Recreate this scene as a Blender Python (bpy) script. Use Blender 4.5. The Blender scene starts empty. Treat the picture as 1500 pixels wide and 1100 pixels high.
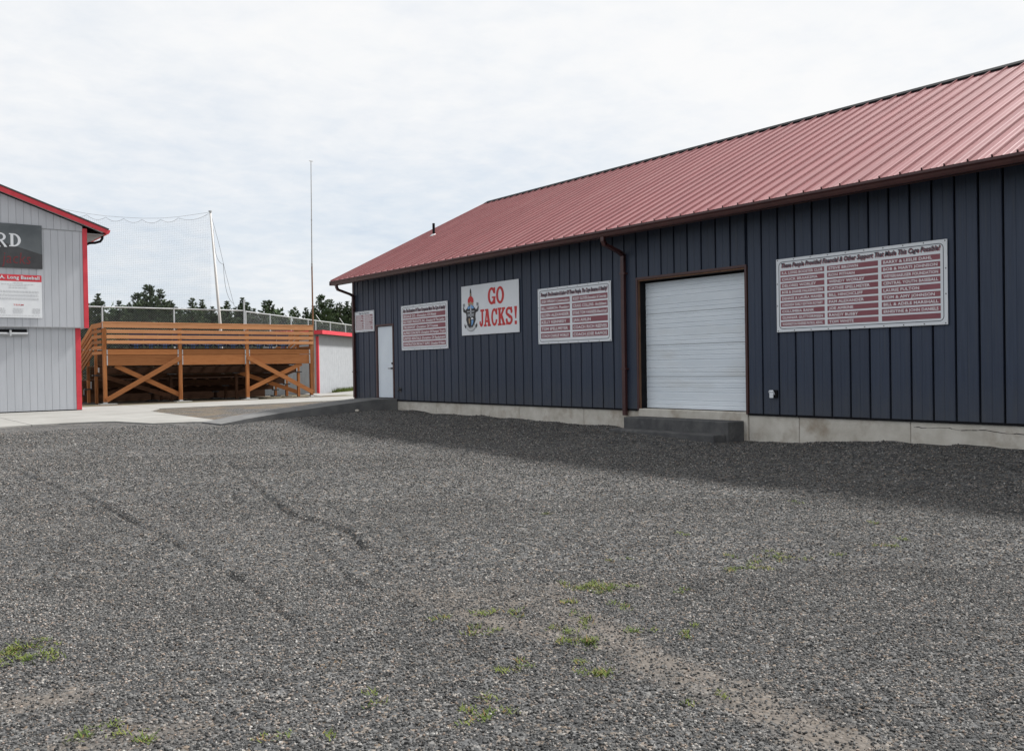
import bpy, bmesh, math, random
import numpy as np
from mathutils import Vector, Matrix, noise as mnoise
R_ = math.radians
SC = bpy.context.scene
COL = SC.collection
rng = random.Random(7)

# ------------------------------------------------------------------ camera
cd = bpy.data.cameras.new('camera'); cam = bpy.data.objects.new('camera', cd); COL.objects.link(cam)
cd.sensor_fit = 'HORIZONTAL'; cd.sensor_width = 36.0; cd.lens = 31.2
cd.clip_start = 0.05; cd.clip_end = 3000
CR = Matrix(((0.788047, 0.018876, -0.615326), (-0.615408, -0.001819, -0.788207), (-0.015997, 0.999820, 0.010183)))
cam.matrix_world = Matrix.Translation((0, 0, 1.5)) @ CR.to_4x4()
SC.camera = cam
# ------------------------------------------------------------------ sun and sky
SUNDIR = Vector((0.80, -0.115, 1.0)).normalized()
sun_el = math.asin(SUNDIR.z); sun_az = math.atan2(SUNDIR.x, SUNDIR.y)      # azimuth from +Y towards +X
sl = bpy.data.lights.new('sun', 'SUN'); sl.energy = 5.0; sl.angle = R_(7.0); sl.color = (1.0, 0.975, 0.94)
so = bpy.data.objects.new('sun', sl); COL.objects.link(so)
so.rotation_euler = SUNDIR.to_track_quat('Z', 'Y').to_euler(); so.location = (40, 0, 50)
W = bpy.data.worlds.new('World'); SC.world = W; W.use_nodes = True
nt = W.node_tree; nt.nodes.clear(); L = nt.links.new
def N(t, **kw):
    n = nt.nodes.new(t)
    for k, v in kw.items(): setattr(n, k, v)
    return n
out = N('ShaderNodeOutputWorld'); sky = N('ShaderNodeTexSky', sky_type='NISHITA', sun_disc=False)
sky.sun_elevation = sun_el; sky.sun_rotation = sun_az; sky.air_density = 1.0; sky.dust_density = 2.0
bg1 = N('ShaderNodeBackground'); bg1.inputs[1].default_value = 0.10; L(sky.outputs[0], bg1.inputs[0])
tc = N('ShaderNodeTexCoord'); sep = N('ShaderNodeSeparateXYZ'); L(tc.outputs['Generated'], sep.inputs[0])
def M_(op, a, b=None, clamp=False):
    m = N('ShaderNodeMath', operation=op); m.use_clamp = clamp
    for i, v in enumerate((a, b)):
        if v is None: continue
        if isinstance(v, (int, float)): m.inputs[i].default_value = v
        else: L(v, m.inputs[i])
    return m.outputs[0]
zz = M_('ADD', M_('MAXIMUM', sep.outputs[2], 0.0), 0.13)
cmb = N('ShaderNodeCombineXYZ'); L(M_('DIVIDE', sep.outputs[0], zz), cmb.inputs[0]); L(M_('DIVIDE', sep.outputs[1], zz), cmb.inputs[1])
def noise(scale, detail, rough, vec, lac=2.0, dist=0.0):
    n = N('ShaderNodeTexNoise'); n.inputs['Scale'].default_value = scale; n.inputs['Detail'].default_value = detail
    n.inputs['Roughness'].default_value = rough; n.inputs['Distortion'].default_value = dist
    L(vec, n.inputs['Vector']); return n.outputs['Fac']
def ramp(fac, stops):
    r = N('ShaderNodeValToRGB'); cr = r.color_ramp
    while len(cr.elements) < len(stops): cr.elements.new(0.5)
    for e, (p, c) in zip(cr.elements, stops):
        e.position = p; e.color = (*c, 1) if len(c) == 3 else c
    L(fac, r.inputs[0]); return r.outputs[0]
big = noise(0.55, 4, 0.5, cmb.outputs[0], dist=0.15)
fine = noise(7.5, 4, 0.6, cmb.outputs[0], dist=0.2)
mixn = M_('ADD', M_('MULTIPLY', big, 0.70), M_('MULTIPLY', fine, 0.30))
# thin cloud is whiter high up and towards the veiled sun, greyer blue near the horizon
sunn = N('ShaderNodeVectorMath', operation='DOT_PRODUCT'); L(tc.outputs['Generated'], sunn.inputs[0]); sunn.inputs[1].default_value = SUNDIR
toward = M_('ADD', M_('MULTIPLY', sunn.outputs['Value'], 0.16), 0.0)
high = M_('MULTIPLY', M_('MINIMUM', M_('MAXIMUM', sep.outputs[2], 0.0), 0.45), 0.42)
cf = M_('ADD', M_('ADD', mixn, toward), high)
ccol = ramp(cf, [(0.34, (0.62, 0.72, 0.86)), (0.50, (0.80, 0.865, 0.94)), (0.66, (0.92, 0.945, 0.975)), (0.82, (1.0, 1.0, 1.0))])
bg2 = N('ShaderNodeBackground'); bg2.inputs[1].default_value = 0.78; L(ccol, bg2.inputs[0])
mx = N('ShaderNodeMixShader')
L(ramp(cf, [(0.35, (0.80,)*3), (0.75, (0.97,)*3)]), mx.inputs[0]); L(bg1.outputs[0], mx.inputs[1]); L(bg2.outputs[0], mx.inputs[2]); L(mx.outputs[0], out.inputs[0])
vs = SC.view_settings; SC.display_settings.display_device = 'sRGB'
vs.view_transform = 'Standard'; vs.look = 'None'; vs.gamma = 1.0; vs.exposure = 0.33; vs.use_curve_mapping = False

# ------------------------------------------------------------------ materials
def mat(name, c1, c2=None, scale=4.0, stretch=(1, 1, 1), rough=0.7, bump=0.0, bscale=60.0, spec=0.5, metal=0.0,
        stain=None, stain_scale=1.2, lo=0.35, hi=0.65, coords='Object', detail=6, vary=0.0, stain_amt=(0.52, 0.72), splash=None):
    m = bpy.data.materials.new(name); m.use_nodes = True; t = m.node_tree; t.nodes.clear()
    o = t.nodes.new('ShaderNodeOutputMaterial'); b = t.nodes.new('ShaderNodeBsdfPrincipled'); t.links.new(b.outputs[0], o.inputs[0])
    b.inputs['Roughness'].default_value = rough; b.inputs['Metallic'].default_value = metal
    b.inputs['Specular IOR Level'].default_value = spec
    c = t.nodes.new('ShaderNodeTexCoord'); mp = t.nodes.new('ShaderNodeMapping'); mp.inputs['Scale'].default_value = stretch
    t.links.new(c.outputs[coords], mp.inputs[0])
    oi = t.nodes.new('ShaderNodeObjectInfo')
    ad = t.nodes.new('ShaderNodeVectorMath'); ad.operation = 'ADD'
    sc = t.nodes.new('ShaderNodeVectorMath'); sc.operation = 'SCALE'; sc.inputs['Scale'].default_value = 37.0
    t.links.new(oi.outputs['Random'], sc.inputs[0]); t.links.new(mp.outputs[0], ad.inputs[0]); t.links.new(sc.outputs[0], ad.inputs[1])
    def nz(s, d=detail, vec=ad.outputs[0]):
        n = t.nodes.new('ShaderNodeTexNoise'); n.inputs['Scale'].default_value = s; n.inputs['Detail'].default_value = d
        n.inputs['Roughness'].default_value = 0.6; t.links.new(vec, n.inputs['Vector']); return n.outputs['Fac']
    def rp(fac, stops):
        r = t.nodes.new('ShaderNodeValToRGB')
        for e, (p, cc) in zip(r.color_ramp.elements, stops): e.position = p; e.color = (*cc, 1)
        t.links.new(fac, r.inputs[0]); return r.outputs[0]
    col = rp(nz(scale), [(lo, c1), (hi, c2 or c1)])
    if stain:
        mxx = t.nodes.new('ShaderNodeMix'); mxx.data_type = 'RGBA'
        t.links.new(rp(nz(stain_scale), [(stain_amt[0], (0,)*3), (stain_amt[1], (1,)*3)]), mxx.inputs[0])
        t.links.new(col, mxx.inputs[6]); mxx.inputs[7].default_value = (*stain, 1); col = mxx.outputs[2]
    if vary:
        h = t.nodes.new('ShaderNodeHueSaturation'); mr = t.nodes.new('ShaderNodeMapRange')
        mr.inputs[3].default_value = 1 - vary; mr.inputs[4].default_value = 1 + vary
        t.links.new(oi.outputs['Random'], mr.inputs[0]); t.links.new(mr.outputs[0], h.inputs['Value']); t.links.new(col, h.inputs['Color']); col = h.outputs[0]
    if splash:
        ge = t.nodes.new('ShaderNodeNewGeometry'); sx = t.nodes.new('ShaderNodeSeparateXYZ'); t.links.new(ge.outputs['Position'], sx.inputs[0])
        n1 = t.nodes.new('ShaderNodeTexNoise'); n1.inputs['Scale'].default_value = 5; n1.inputs['Detail'].default_value = 6; t.links.new(ge.outputs['Position'], n1.inputs['Vector'])
        f1 = t.nodes.new('ShaderNodeMapRange'); f1.inputs[1].default_value = .6; f1.inputs[2].default_value = 1.25; f1.inputs[3].default_value = 1; f1.inputs[4].default_value = 0; t.links.new(sx.outputs[2], f1.inputs[0])
        f2 = t.nodes.new('ShaderNodeMath'); f2.operation = 'MULTIPLY'; t.links.new(f1.outputs[0], f2.inputs[0]); t.links.new(n1.outputs['Fac'], f2.inputs[1])
        f3 = t.nodes.new('ShaderNodeMath'); f3.operation = 'MULTIPLY'; f3.inputs[1].default_value = .55; t.links.new(f2.outputs[0], f3.inputs[0])
        mxs = t.nodes.new('ShaderNodeMix'); mxs.data_type = 'RGBA'; t.links.new(f3.outputs[0], mxs.inputs[0]); t.links.new(col, mxs.inputs[6]); mxs.inputs[7].default_value = (*splash, 1); col = mxs.outputs[2]
    t.links.new(col, b.inputs['Base Color'])
    if bump:
        bp = t.nodes.new('ShaderNodeBump'); bp.inputs['Strength'].default_value = bump; bp.inputs['Distance'].default_value = 0.02
        t.links.new(nz(bscale, 4), bp.inputs['Height']); t.links.new(bp.outputs[0], b.inputs['Normal'])
    return m
MT = {}
MT['wall'] = mat('charcoal_steel', (0.029, 0.040, 0.068), (0.038, 0.051, 0.083), scale=3.0, stretch=(1, 14, 0.5), rough=0.45, spec=0.35, stain=(0.044, 0.053, 0.074), stain_scale=2.0, vary=0.09, bump=0.06, bscale=2, splash=(0.10, 0.098, 0.092))
MT['roof'] = mat('red_steel', (0.205, 0.055, 0.060), (0.25, 0.073, 0.077), scale=2.0, stretch=(0.4, 3, 0.4), rough=0.53, spec=1.0, stain=(0.28, 0.115, 0.115), stain_scale=1.4, stain_amt=(.48, .75), vary=0.05)
MT['brown'] = mat('brown_steel', (0.050, 0.017, 0.017), (0.070, 0.024, 0.022), scale=4, rough=0.4, spec=0.5)
MT['jamb'] = mat('stained_jamb_wood', (0.10, 0.045, 0.022), (0.17, 0.085, 0.045), scale=6, stretch=(6, 6, 0.6), rough=0.75, bump=0.2)
MT['black'] = mat('black_trim', (0.008, 0.008, 0.010), (0.013, 0.013, 0.015), rough=0.75, spec=0.1)
MT['found'] = mat('cast_concrete', (0.50, 0.465, 0.405), (0.62, 0.585, 0.525), scale=3.5, rough=0.9, bump=0.25, bscale=40, stain=(0.34, 0.285, 0.225), stain_scale=1.9, spec=0.2)
MT['step'] = mat('dark_concrete', (0.075, 0.075, 0.078), (0.12, 0.119, 0.118), scale=5, rough=0.9, bump=0.35, bscale=50, stain=(0.19, 0.187, 0.18), stain_scale=3.5, stain_amt=(0.58, 0.75), spec=0.2)
MT['walk'] = mat('pale_concrete', (0.245, 0.242, 0.23), (0.30, 0.295, 0.28), scale=1.4, rough=0.9, bump=0.15, bscale=50, stain=(0.21, 0.205, 0.19), stain_scale=0.7, spec=0.2)
MT['ramp'] = mat('ramp_concrete', (0.120, 0.121, 0.122), (0.175, 0.175, 0.172), scale=2.5, rough=0.9, bump=0.25, bscale=60, spec=0.2)
MT['door_white'] = mat('white_door_paint', (0.70, 0.76, 0.83), (0.75, 0.81, 0.87), scale=2, rough=0.45)
MT['garage'] = mat('white_garage_paint', (0.70, 0.755, 0.81), (0.77, 0.82, 0.87), scale=2.2, stretch=(1, 0.5, 2.0), rough=0.5, stain=(0.66, 0.69, 0.71), stain_scale=1.3)
MT['chrome'] = mat('brushed_metal', (0.30, 0.30, 0.31), (0.4, 0.4, 0.4), rough=0.35, metal=0.9)
MT['lever'] = mat('dark_metal', (0.05, 0.05, 0.055), (0.07, 0.07, 0.07), rough=0.35, metal=0.6)
MT['board'] = mat('sign_white', (0.72, 0.74, 0.775), (0.77, 0.79, 0.82), scale=1.5, rough=0.4)
MT['bar'] = mat('sign_maroon_print', (0.235, 0.070, 0.088), (0.28, 0.092, 0.112), scale=1.5, rough=0.5)
MT['text_pale'] = mat('pale_print', (0.76, 0.72, 0.74), rough=0.5)
MT['ink'] = mat('dark_ink', (0.035, 0.045, 0.065), rough=0.5)
MT['ink_red'] = mat('red_ink', (0.52, 0.02, 0.025), (0.58, 0.03, 0.03), rough=0.5)
MT['ink_shadow'] = mat('maroon_ink', (0.34, 0.10, 0.12), rough=0.5)
MT['ink_black'] = mat('black_ink', (0.018, 0.016, 0.018), rough=0.5)
MT['ink_blue'] = mat('blue_ink', (0.16, 0.36, 0.66), rough=0.5)
MT['ink_grey'] = mat('grey_ink', (0.30, 0.31, 0.33), rough=0.5)
MT['ink_tan'] = mat('tan_ink', (0.42, 0.30, 0.19), rough=0.5)
MT['ink_pale'] = mat('faint_ink', (0.55, 0.56, 0.58), rough=0.5)
MT['grey'] = mat('grey_siding_paint', (0.470, 0.488, 0.522), (0.505, 0.522, 0.558), scale=3, stretch=(3, 1, 0.3), rough=0.75, bump=0.08, bscale=30, vary=0.02, spec=0.25)
MT['red'] = mat('red_trim_paint', (0.58, 0.035, 0.055), (0.66, 0.05, 0.07), scale=3, rough=0.55)
MT['soffit'] = mat('grey_soffit', (0.32, 0.33, 0.345), (0.37, 0.38, 0.395), rough=0.8)
MT['shingle'] = mat('dark_shingle', (0.035, 0.033, 0.034), (0.07, 0.066, 0.066), scale=20, rough=0.95, bump=0.3)
MT['banner'] = mat('banner_grey', (0.075, 0.088, 0.098), (0.135, 0.15, 0.16), scale=1.1, rough=0.5, detail=3)
MT['ink_dull'] = mat('dull_red_ink', (0.16, 0.018, 0.022), rough=0.5)
MT['grey_low'] = mat('grey_dugout_paint', (0.33, 0.345, 0.365), (0.37, 0.385, 0.405), scale=3, rough=0.75, spec=0.25)
MT['banner_hill'] = mat('banner_charcoal', (0.035, 0.036, 0.04), (0.055, 0.056, 0.06), scale=3, rough=0.5)
MT['paper'] = mat('poster_white', (0.74, 0.76, 0.79), (0.80, 0.82, 0.84), rough=0.5)
WOODC = dict(rough=0.8, bump=0.25, bscale=18, spec=0.2)
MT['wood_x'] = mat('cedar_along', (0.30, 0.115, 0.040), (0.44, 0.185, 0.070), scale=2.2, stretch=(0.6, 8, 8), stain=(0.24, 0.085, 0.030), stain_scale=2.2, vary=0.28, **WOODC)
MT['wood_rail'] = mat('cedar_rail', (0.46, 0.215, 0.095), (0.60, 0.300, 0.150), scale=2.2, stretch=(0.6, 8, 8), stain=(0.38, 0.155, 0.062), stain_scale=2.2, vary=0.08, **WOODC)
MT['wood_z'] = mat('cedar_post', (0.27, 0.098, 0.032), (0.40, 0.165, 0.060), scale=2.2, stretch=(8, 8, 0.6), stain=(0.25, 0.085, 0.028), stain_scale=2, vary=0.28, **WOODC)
MT['wood_shaded'] = mat('cedar_shade_dark', (0.055, 0.025, 0.013), (0.085, 0.038, 0.019), scale=2.2, stretch=(0.6, 8, 8), vary=0.28, **WOODC)  # same cedar, its colour darkened to stand in for shade under the stand
MT['galv'] = mat('galvanised_steel', (0.48, 0.49, 0.50), (0.60, 0.61, 0.62), scale=8, rough=0.42, metal=0.55)
MT['mesh'] = mat('chain_link_wire', (0.20, 0.21, 0.215), (0.26, 0.27, 0.27), rough=0.5, metal=0.3)
MT['net'] = mat('grey_netting', (0.20, 0.205, 0.215), rough=0.8)
MT['rope'] = mat('grey_rope', (0.22, 0.22, 0.23), rough=0.8)
MT['pole'] = mat('weathered_pole', (0.50, 0.48, 0.46), (0.62, 0.60, 0.58), scale=2, stretch=(1, 1, 0.4), rough=0.6)
MT['rust'] = mat('rusty_pole', (0.16, 0.075, 0.04), (0.30, 0.16, 0.09), scale=2.5, stretch=(1, 1, 0.5), rough=0.8)
MT['palepole'] = mat('grey_mast', (0.30, 0.30, 0.30), (0.38, 0.37, 0.36), scale=2, rough=0.6)
MT['seat'] = mat('navy_seat_plastic', (0.012, 0.024, 0.062), (0.016, 0.030, 0.075), rough=0.4)
MT['seat_blue'] = mat('blue_seat_bracket', (0.03, 0.10, 0.30), (0.04, 0.13, 0.36), rough=0.4)
MT['bark'] = mat('conifer_bark', (0.06, 0.045, 0.032), (0.10, 0.075, 0.055), rough=0.95)
def foliage_mat():
    m = mat('conifer_needles', (0.040, 0.066, 0.040), (0.105, 0.138, 0.070), scale=1.1, rough=0.85, spec=0.15, vary=0.22, lo=0.3, hi=0.7)
    return m
MT['needles'] = foliage_mat()
MT['weed'] = mat('fresh_grass', (0.060, 0.100, 0.018), (0.150, 0.175, 0.040), scale=9, rough=0.8, spec=0.2)
MT['weed_dry'] = mat('brown_weed', (0.16, 0.085, 0.03), (0.22, 0.15, 0.06), scale=9, rough=0.9)

# ------------------------------------------------------------------ mesh builder
class B:
    def __init__(s): s.v = []; s.f = []
    def add(s, vs, fs):
        o = len(s.v); s.v += [tuple(p) for p in vs]; s.f += [tuple(o + i for i in f) for f in fs]; return s
    def box(s, x0, x1, y0, y1, z0, z1):
        return s.add([(x0,y0,z0),(x1,y0,z0),(x1,y1,z0),(x0,y1,z0),(x0,y0,z1),(x1,y0,z1),(x1,y1,z1),(x0,y1,z1)],
              [(3,2,1,0),(4,5,6,7),(0,1,5,4),(1,2,6,5),(2,3,7,6),(3,0,4,7)])
    def bbox(s, x0, x1, y0, y1, z0, z1, c=0.006):
        """box with chamfered edges"""
        bm = bmesh.new(); t = B().box(x0, x1, y0, y1, z0, z1)
        vs = [bm.verts.new(p) for p in t.v]
        for f in t.f: bm.faces.new([vs[i] for i in f])
        bmesh.ops.bevel(bm, geom=bm.edges[:], offset=c, segments=1, affect='EDGES', profile=0.5)
        bm.verts.index_update(); s.add([v.co[:] for v in bm.verts], [tuple(v.index for v in f.verts) for f in bm.faces]); bm.free(); return s
    def beam(s, a, b, w, h, up=(0, 0, 1)):
        """rectangular bar from a to b, w sideways and h along up"""
        a = Vector(a); b = Vector(b); d = (b - a).normalized(); up = Vector(up)
        sd = d.cross(up)
        if sd.length < 1e-6: sd = Vector((1, 0, 0))
        sd.normalize(); u2 = sd.cross(d).normalized()
        P = []
        for q in (a, b):
            for (i, j) in ((-1, -1), (1, -1), (1, 1), (-1, 1)): P.append(q + sd * (i * w / 2) + u2 * (j * h / 2))
        return s.add(P, [(3,2,1,0),(4,5,6,7),(0,1,5,4),(1,2,6,5),(2,3,7,6),(3,0,4,7)])
    def tube(s, pts, r, n=8, cap=True):
        pts = [Vector(p) for p in pts]; rs = r if isinstance(r, (list, tuple)) else [r] * len(pts)
        rings = []; ref = None
        for i, p in enumerate(pts):
            d = (pts[min(i + 1, len(pts) - 1)] - pts[max(i - 1, 0)]).normalized()
            if ref is None: ref = Vector((0, 0, 1)) if abs(d.z) < 0.9 else Vector((1, 0, 0))
            a = d.cross(ref).normalized(); b = a.cross(d).normalized(); ref = b
            rings.append([p + a * (rs[i] * math.cos(2 * math.pi * k / n)) + b * (rs[i] * math.sin(2 * math.pi * k / n)) for k in range(n)])
        vs = [q for R in rings for q in R]; fs = []
        for i in range(len(pts) - 1):
            for k in range(n):
                fs.append((i*n+k, i*n+(k+1) % n, (i+1)*n+(k+1) % n, (i+1)*n+k))
        if cap: fs += [tuple(range(n))[::-1], tuple((len(pts)-1)*n+k for k in range(n))]
        return s.add(vs, fs)
    def prism(s, poly, a, b):
        """poly: list of points; a,b: two offset vectors"""
        n = len(poly); a = Vector(a); b = Vector(b)
        vs = [Vector(p) + a for p in poly] + [Vector(p) + b for p in poly]
        return s.add(vs, [tuple(range(n))[::-1], tuple(range(n, 2*n))] + [(i, (i+1) % n, n+(i+1) % n, n+i) for i in range(n)])
    def sheet(s, prof, a, b):
        """open profile swept from a to b"""
        n = len(prof); a = Vector(a); b = Vector(b)
        vs = [Vector(p) + a for p in prof] + [Vector(p) + b for p in prof]
        return s.add(vs, [(i, i+1, n+i+1, n+i) for i in range(n-1)])
def props(o, label=None, cat=None, group=None, kind=None):
    for k, v in (('label', label), ('category', cat), ('group', group), ('kind', kind)):
        if v: o[k] = v
    return o
def fixn(me):
    bm = bmesh.new(); bm.from_mesh(me); bmesh.ops.recalc_face_normals(bm, faces=bm.faces[:]); bm.to_mesh(me); bm.free()
def obj(name, b, m, parent=None, off=(0, 0, 0), smooth=False, recalc=True, **kw):
    ox, oy, oz = off
    me = bpy.data.meshes.new(name); me.from_pydata([(x-ox, y-oy, z-oz) for x, y, z in b.v], [], b.f)
    if recalc: fixn(me)
    me.materials.append(MT[m] if isinstance(m, str) else m)
    if smooth: me.polygons.foreach_set('use_smooth', [True] * len(me.polygons))
    o = bpy.data.objects.new(name, me); COL.objects.link(o)
    if parent is not None: o.parent = parent
    else: o.location = off
    return props(o, **kw)
def empty(name, loc, label, cat, group=None, mat3=None):
    o = bpy.data.objects.new(name, None); COL.objects.link(o); o.empty_display_size = 0.2
    o.matrix_world = Matrix.Translation(loc) @ (mat3.to_4x4() if mat3 else Matrix.Identity(4))
    return props(o, label, cat, group)
def copy_tree(o, parent=None):
    c = o.copy(); COL.objects.link(c)
    if parent is not None: c.parent = parent
    for ch in list(o.children): copy_tree(ch, c)
    return c

# ================================================================== GROUND
def sm(t): t = np.clip(t, 0, 1); return t * t * (3 - 2 * t)
def vnoise(x, y, f, seed=0):
    """cheap value noise, vectorised"""
    x = x * f + seed * 17.3; y = y * f + seed * 7.7
    xi = np.floor(x).astype(np.int64); yi = np.floor(y).astype(np.int64); xf = x - xi; yf = y - yi
    def h(a, b):
        n = (a * 374761393 + b * 668265263 + seed * 1013) & 0x7fffffff
        n = ((n ^ (n >> 13)) * 1274126177) & 0x7fffffff
        return ((n ^ (n >> 16)) & 0xffff) / 65535.0
    u = xf * xf * (3 - 2 * xf); w = yf * yf * (3 - 2 * yf)
    return (h(xi, yi) * (1-u) + h(xi+1, yi) * u) * (1-w) + (h(xi, yi+1) * (1-u) + h(xi+1, yi+1) * u) * w
def seg_dist(x, y, pts):
    d = np.full(x.shape, 1e9)
    for (ax, ay), (bx, by) in zip(pts[:-1], pts[1:]):
        vx, vy = bx-ax, by-ay; t = np.clip(((x-ax)*vx + (y-ay)*vy) / (vx*vx + vy*vy), 0, 1)
        d = np.minimum(d, np.hypot(x-ax-t*vx, y-ay-t*vy))
    return d
RUTS = [[(5.2, 14.48), (4.58, 11.83), (4.09, 9.94), (3.83, 8.7), (3.85, 7.78), (3.79, 7.36), (3.59, 6.62), (3.43, 6.04), (3.26, 5.39)], [(2.14, 14.81), (2.34, 13.35), (2.46, 11.53), (2.45, 9.92), (2.43, 8.4), (2.41, 7.41), (2.38, 6.67), (2.32, 6.08), (2.26, 5.53), (2.17, 4.99), (2.1, 4.65)], [(4.05, 11.06), (3.58, 9.47)], [(3.4, 7.2), (3.16, 6.39), (2.94, 5.73), (2.83, 5.09)]]
DIRT = [[(3.0,5.0),(3.46,4.75),(3.77,4.56),(3.52,4.02),(3.37,3.45),(3.25,3.04),(3.23,2.64),(3.2,2.29),(3.1,1.94),(3.0,1.2)],
        [(3.1,4.7),(3.05,4.3),(3.15,3.7)], [(3.3,4.6),(3.6,4.25)], [(3.4,4.8),(3.9,4.62),(4.4,4.3)], [(0.7,4.6),(0.9,4.5)], [(0.8,3.9),(1.2,3.75)]]
WALLZ_Y = [-4, 2, 5.17, 7.0, 9.3, 10.0, 12.0, 13.27, 15.0, 17.0, 21.5, 24, 30]
WALLZ_Z = [.29, .30, .286, .25, .165, .12, .20, .226, .27, .30, .31, .22, .17]
def ground_z(x, y):
    base = 0.165 * sm((y - 7.5) / 15.0)
    wz = np.interp(y, WALLZ_Y, WALLZ_Z) + 0.07 * (vnoise(x, y, 1.1, 5) - 0.5) + 0.05 * (vnoise(x, y, 2.9, 8) - .5)
    w = sm((x - 10.0) / 2.6)
    wz = wz + 0.085 * np.exp(-((x - 11.8) / .5) ** 2) * sm((y - 9.5) / .5) * sm((12.7 - y) / .6)
    z = base * (1 - w) + wz * w
    wr = sm((y - 18.3) / 3) * sm((x - 7.5) / 1.0) * sm((22.9 - y) / .8) * sm((12.75 - x) / .25)
    z = z * (1 - wr) + wr * np.interp(x, [7.5, 8.4, 9.06, 10.4, 11.9, 12.75], [.17, .20, .25, .295, .36, .32])
    near = sm((24.5 - y) / 6)                                       # flat where the slab lies
    z = z + near * (0.05 * (vnoise(x, y, 0.35, 1) - 0.5) + 0.030 * (vnoise(x, y, 1.7, 2) - 0.5) + 0.018 * (vnoise(x, y, 5.5, 3) - 0.5))
    for r in RUTS:
        d = seg_dist(x, y, r); brk = (0.55 + 0.45 * sm((vnoise(x, y, 1.9, 11) - 0.25) / 0.4)) * sm(np.hypot(x - r[-1][0], y - r[-1][1]) / 0.5) * sm(np.hypot(x - r[0][0], y - r[0][1]) / 0.9)
        z = z - brk * 0.036 * np.exp(-(d / (0.020 + .0014 * y)) ** 2) + brk * 0.014 * np.exp(-((d - 0.09) / 0.05) ** 2)
    d = seg_dist(x, y, [(3.1,13.0),(2.9,10.5),(2.75,8.0),(2.7,6.0),(2.7,5)]); z = z - 0.012 * np.exp(-(d / 0.12) ** 2)
    d = seg_dist(x, y, [(7.2,13.0),(5.9,9.0),(5.2,7.0)]); z = z - 0.012 * np.exp(-(d / 0.12) ** 2)
    return z
def dirt_w(x, y):
    d = np.full(x.shape, 1e9)
    for i, l in enumerate(DIRT): d = np.minimum(d, seg_dist(x, y, l) - (0.10 if i == 0 else 0.05))
    n = vnoise(x, y, 4.0, 21) * 0.6 + vnoise(x, y, 11.0, 22) * 0.4
    return np.clip(1.1 - np.maximum(d, 0) / 0.20 - (0.85 - n) * 0.9, 0, 1)
def dust_w(x, y):
    """a pale, packed strip by the walkway"""
    d = seg_dist(x, y, [(3.7,18.7),(5.0,19.4),(6.2,19.9)])
    n = vnoise(x, y, 2.0, 31) * .5 + vnoise(x, y, 6.0, 32) * .5
    return np.clip(1.0 - d / 0.55 - (0.8 - n) * 0.9, 0, 1)
def grid_mesh(name, xs, ys, zf, material, hole=None, attrs=None, **kw):
    X, Y = np.meshgrid(xs, ys); Z = zf(X, Y); nx, ny = len(xs), len(ys)
    co = np.stack([X, Y, Z], -1).reshape(-1, 3)
    i = np.arange(nx * ny).reshape(ny, nx)
    q = np.stack([i[:-1, :-1], i[:-1, 1:], i[1:, 1:], i[1:, :-1]], -1).reshape(-1, 4)
    if hole is not None:
        cx = co[q].mean(1); q = q[~hole(cx[:, 0], cx[:, 1])]
    me = bpy.data.meshes.new(name); me.vertices.add(len(co)); me.vertices.foreach_set('co', co.astype(np.float32).ravel())
    me.loops.add(q.size); me.loops.foreach_set('vertex_index', q.astype(np.int32).ravel())
    me.polygons.add(len(q)); me.polygons.foreach_set('loop_start', (np.arange(len(q)) * 4).astype(np.int32))
    me.polygons.foreach_set('use_smooth', [True] * len(q)); me.update(calc_edges=True); me.validate()
    for an, fn in (attrs or {}).items():
        a = me.attributes.new(an, 'FLOAT', 'POINT'); a.data.foreach_set('value', fn(X, Y).astype(np.float32).ravel())
    me.materials.append(material); o = bpy.data.objects.new(name, me); COL.objects.link(o); return props(o, **kw)

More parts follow.
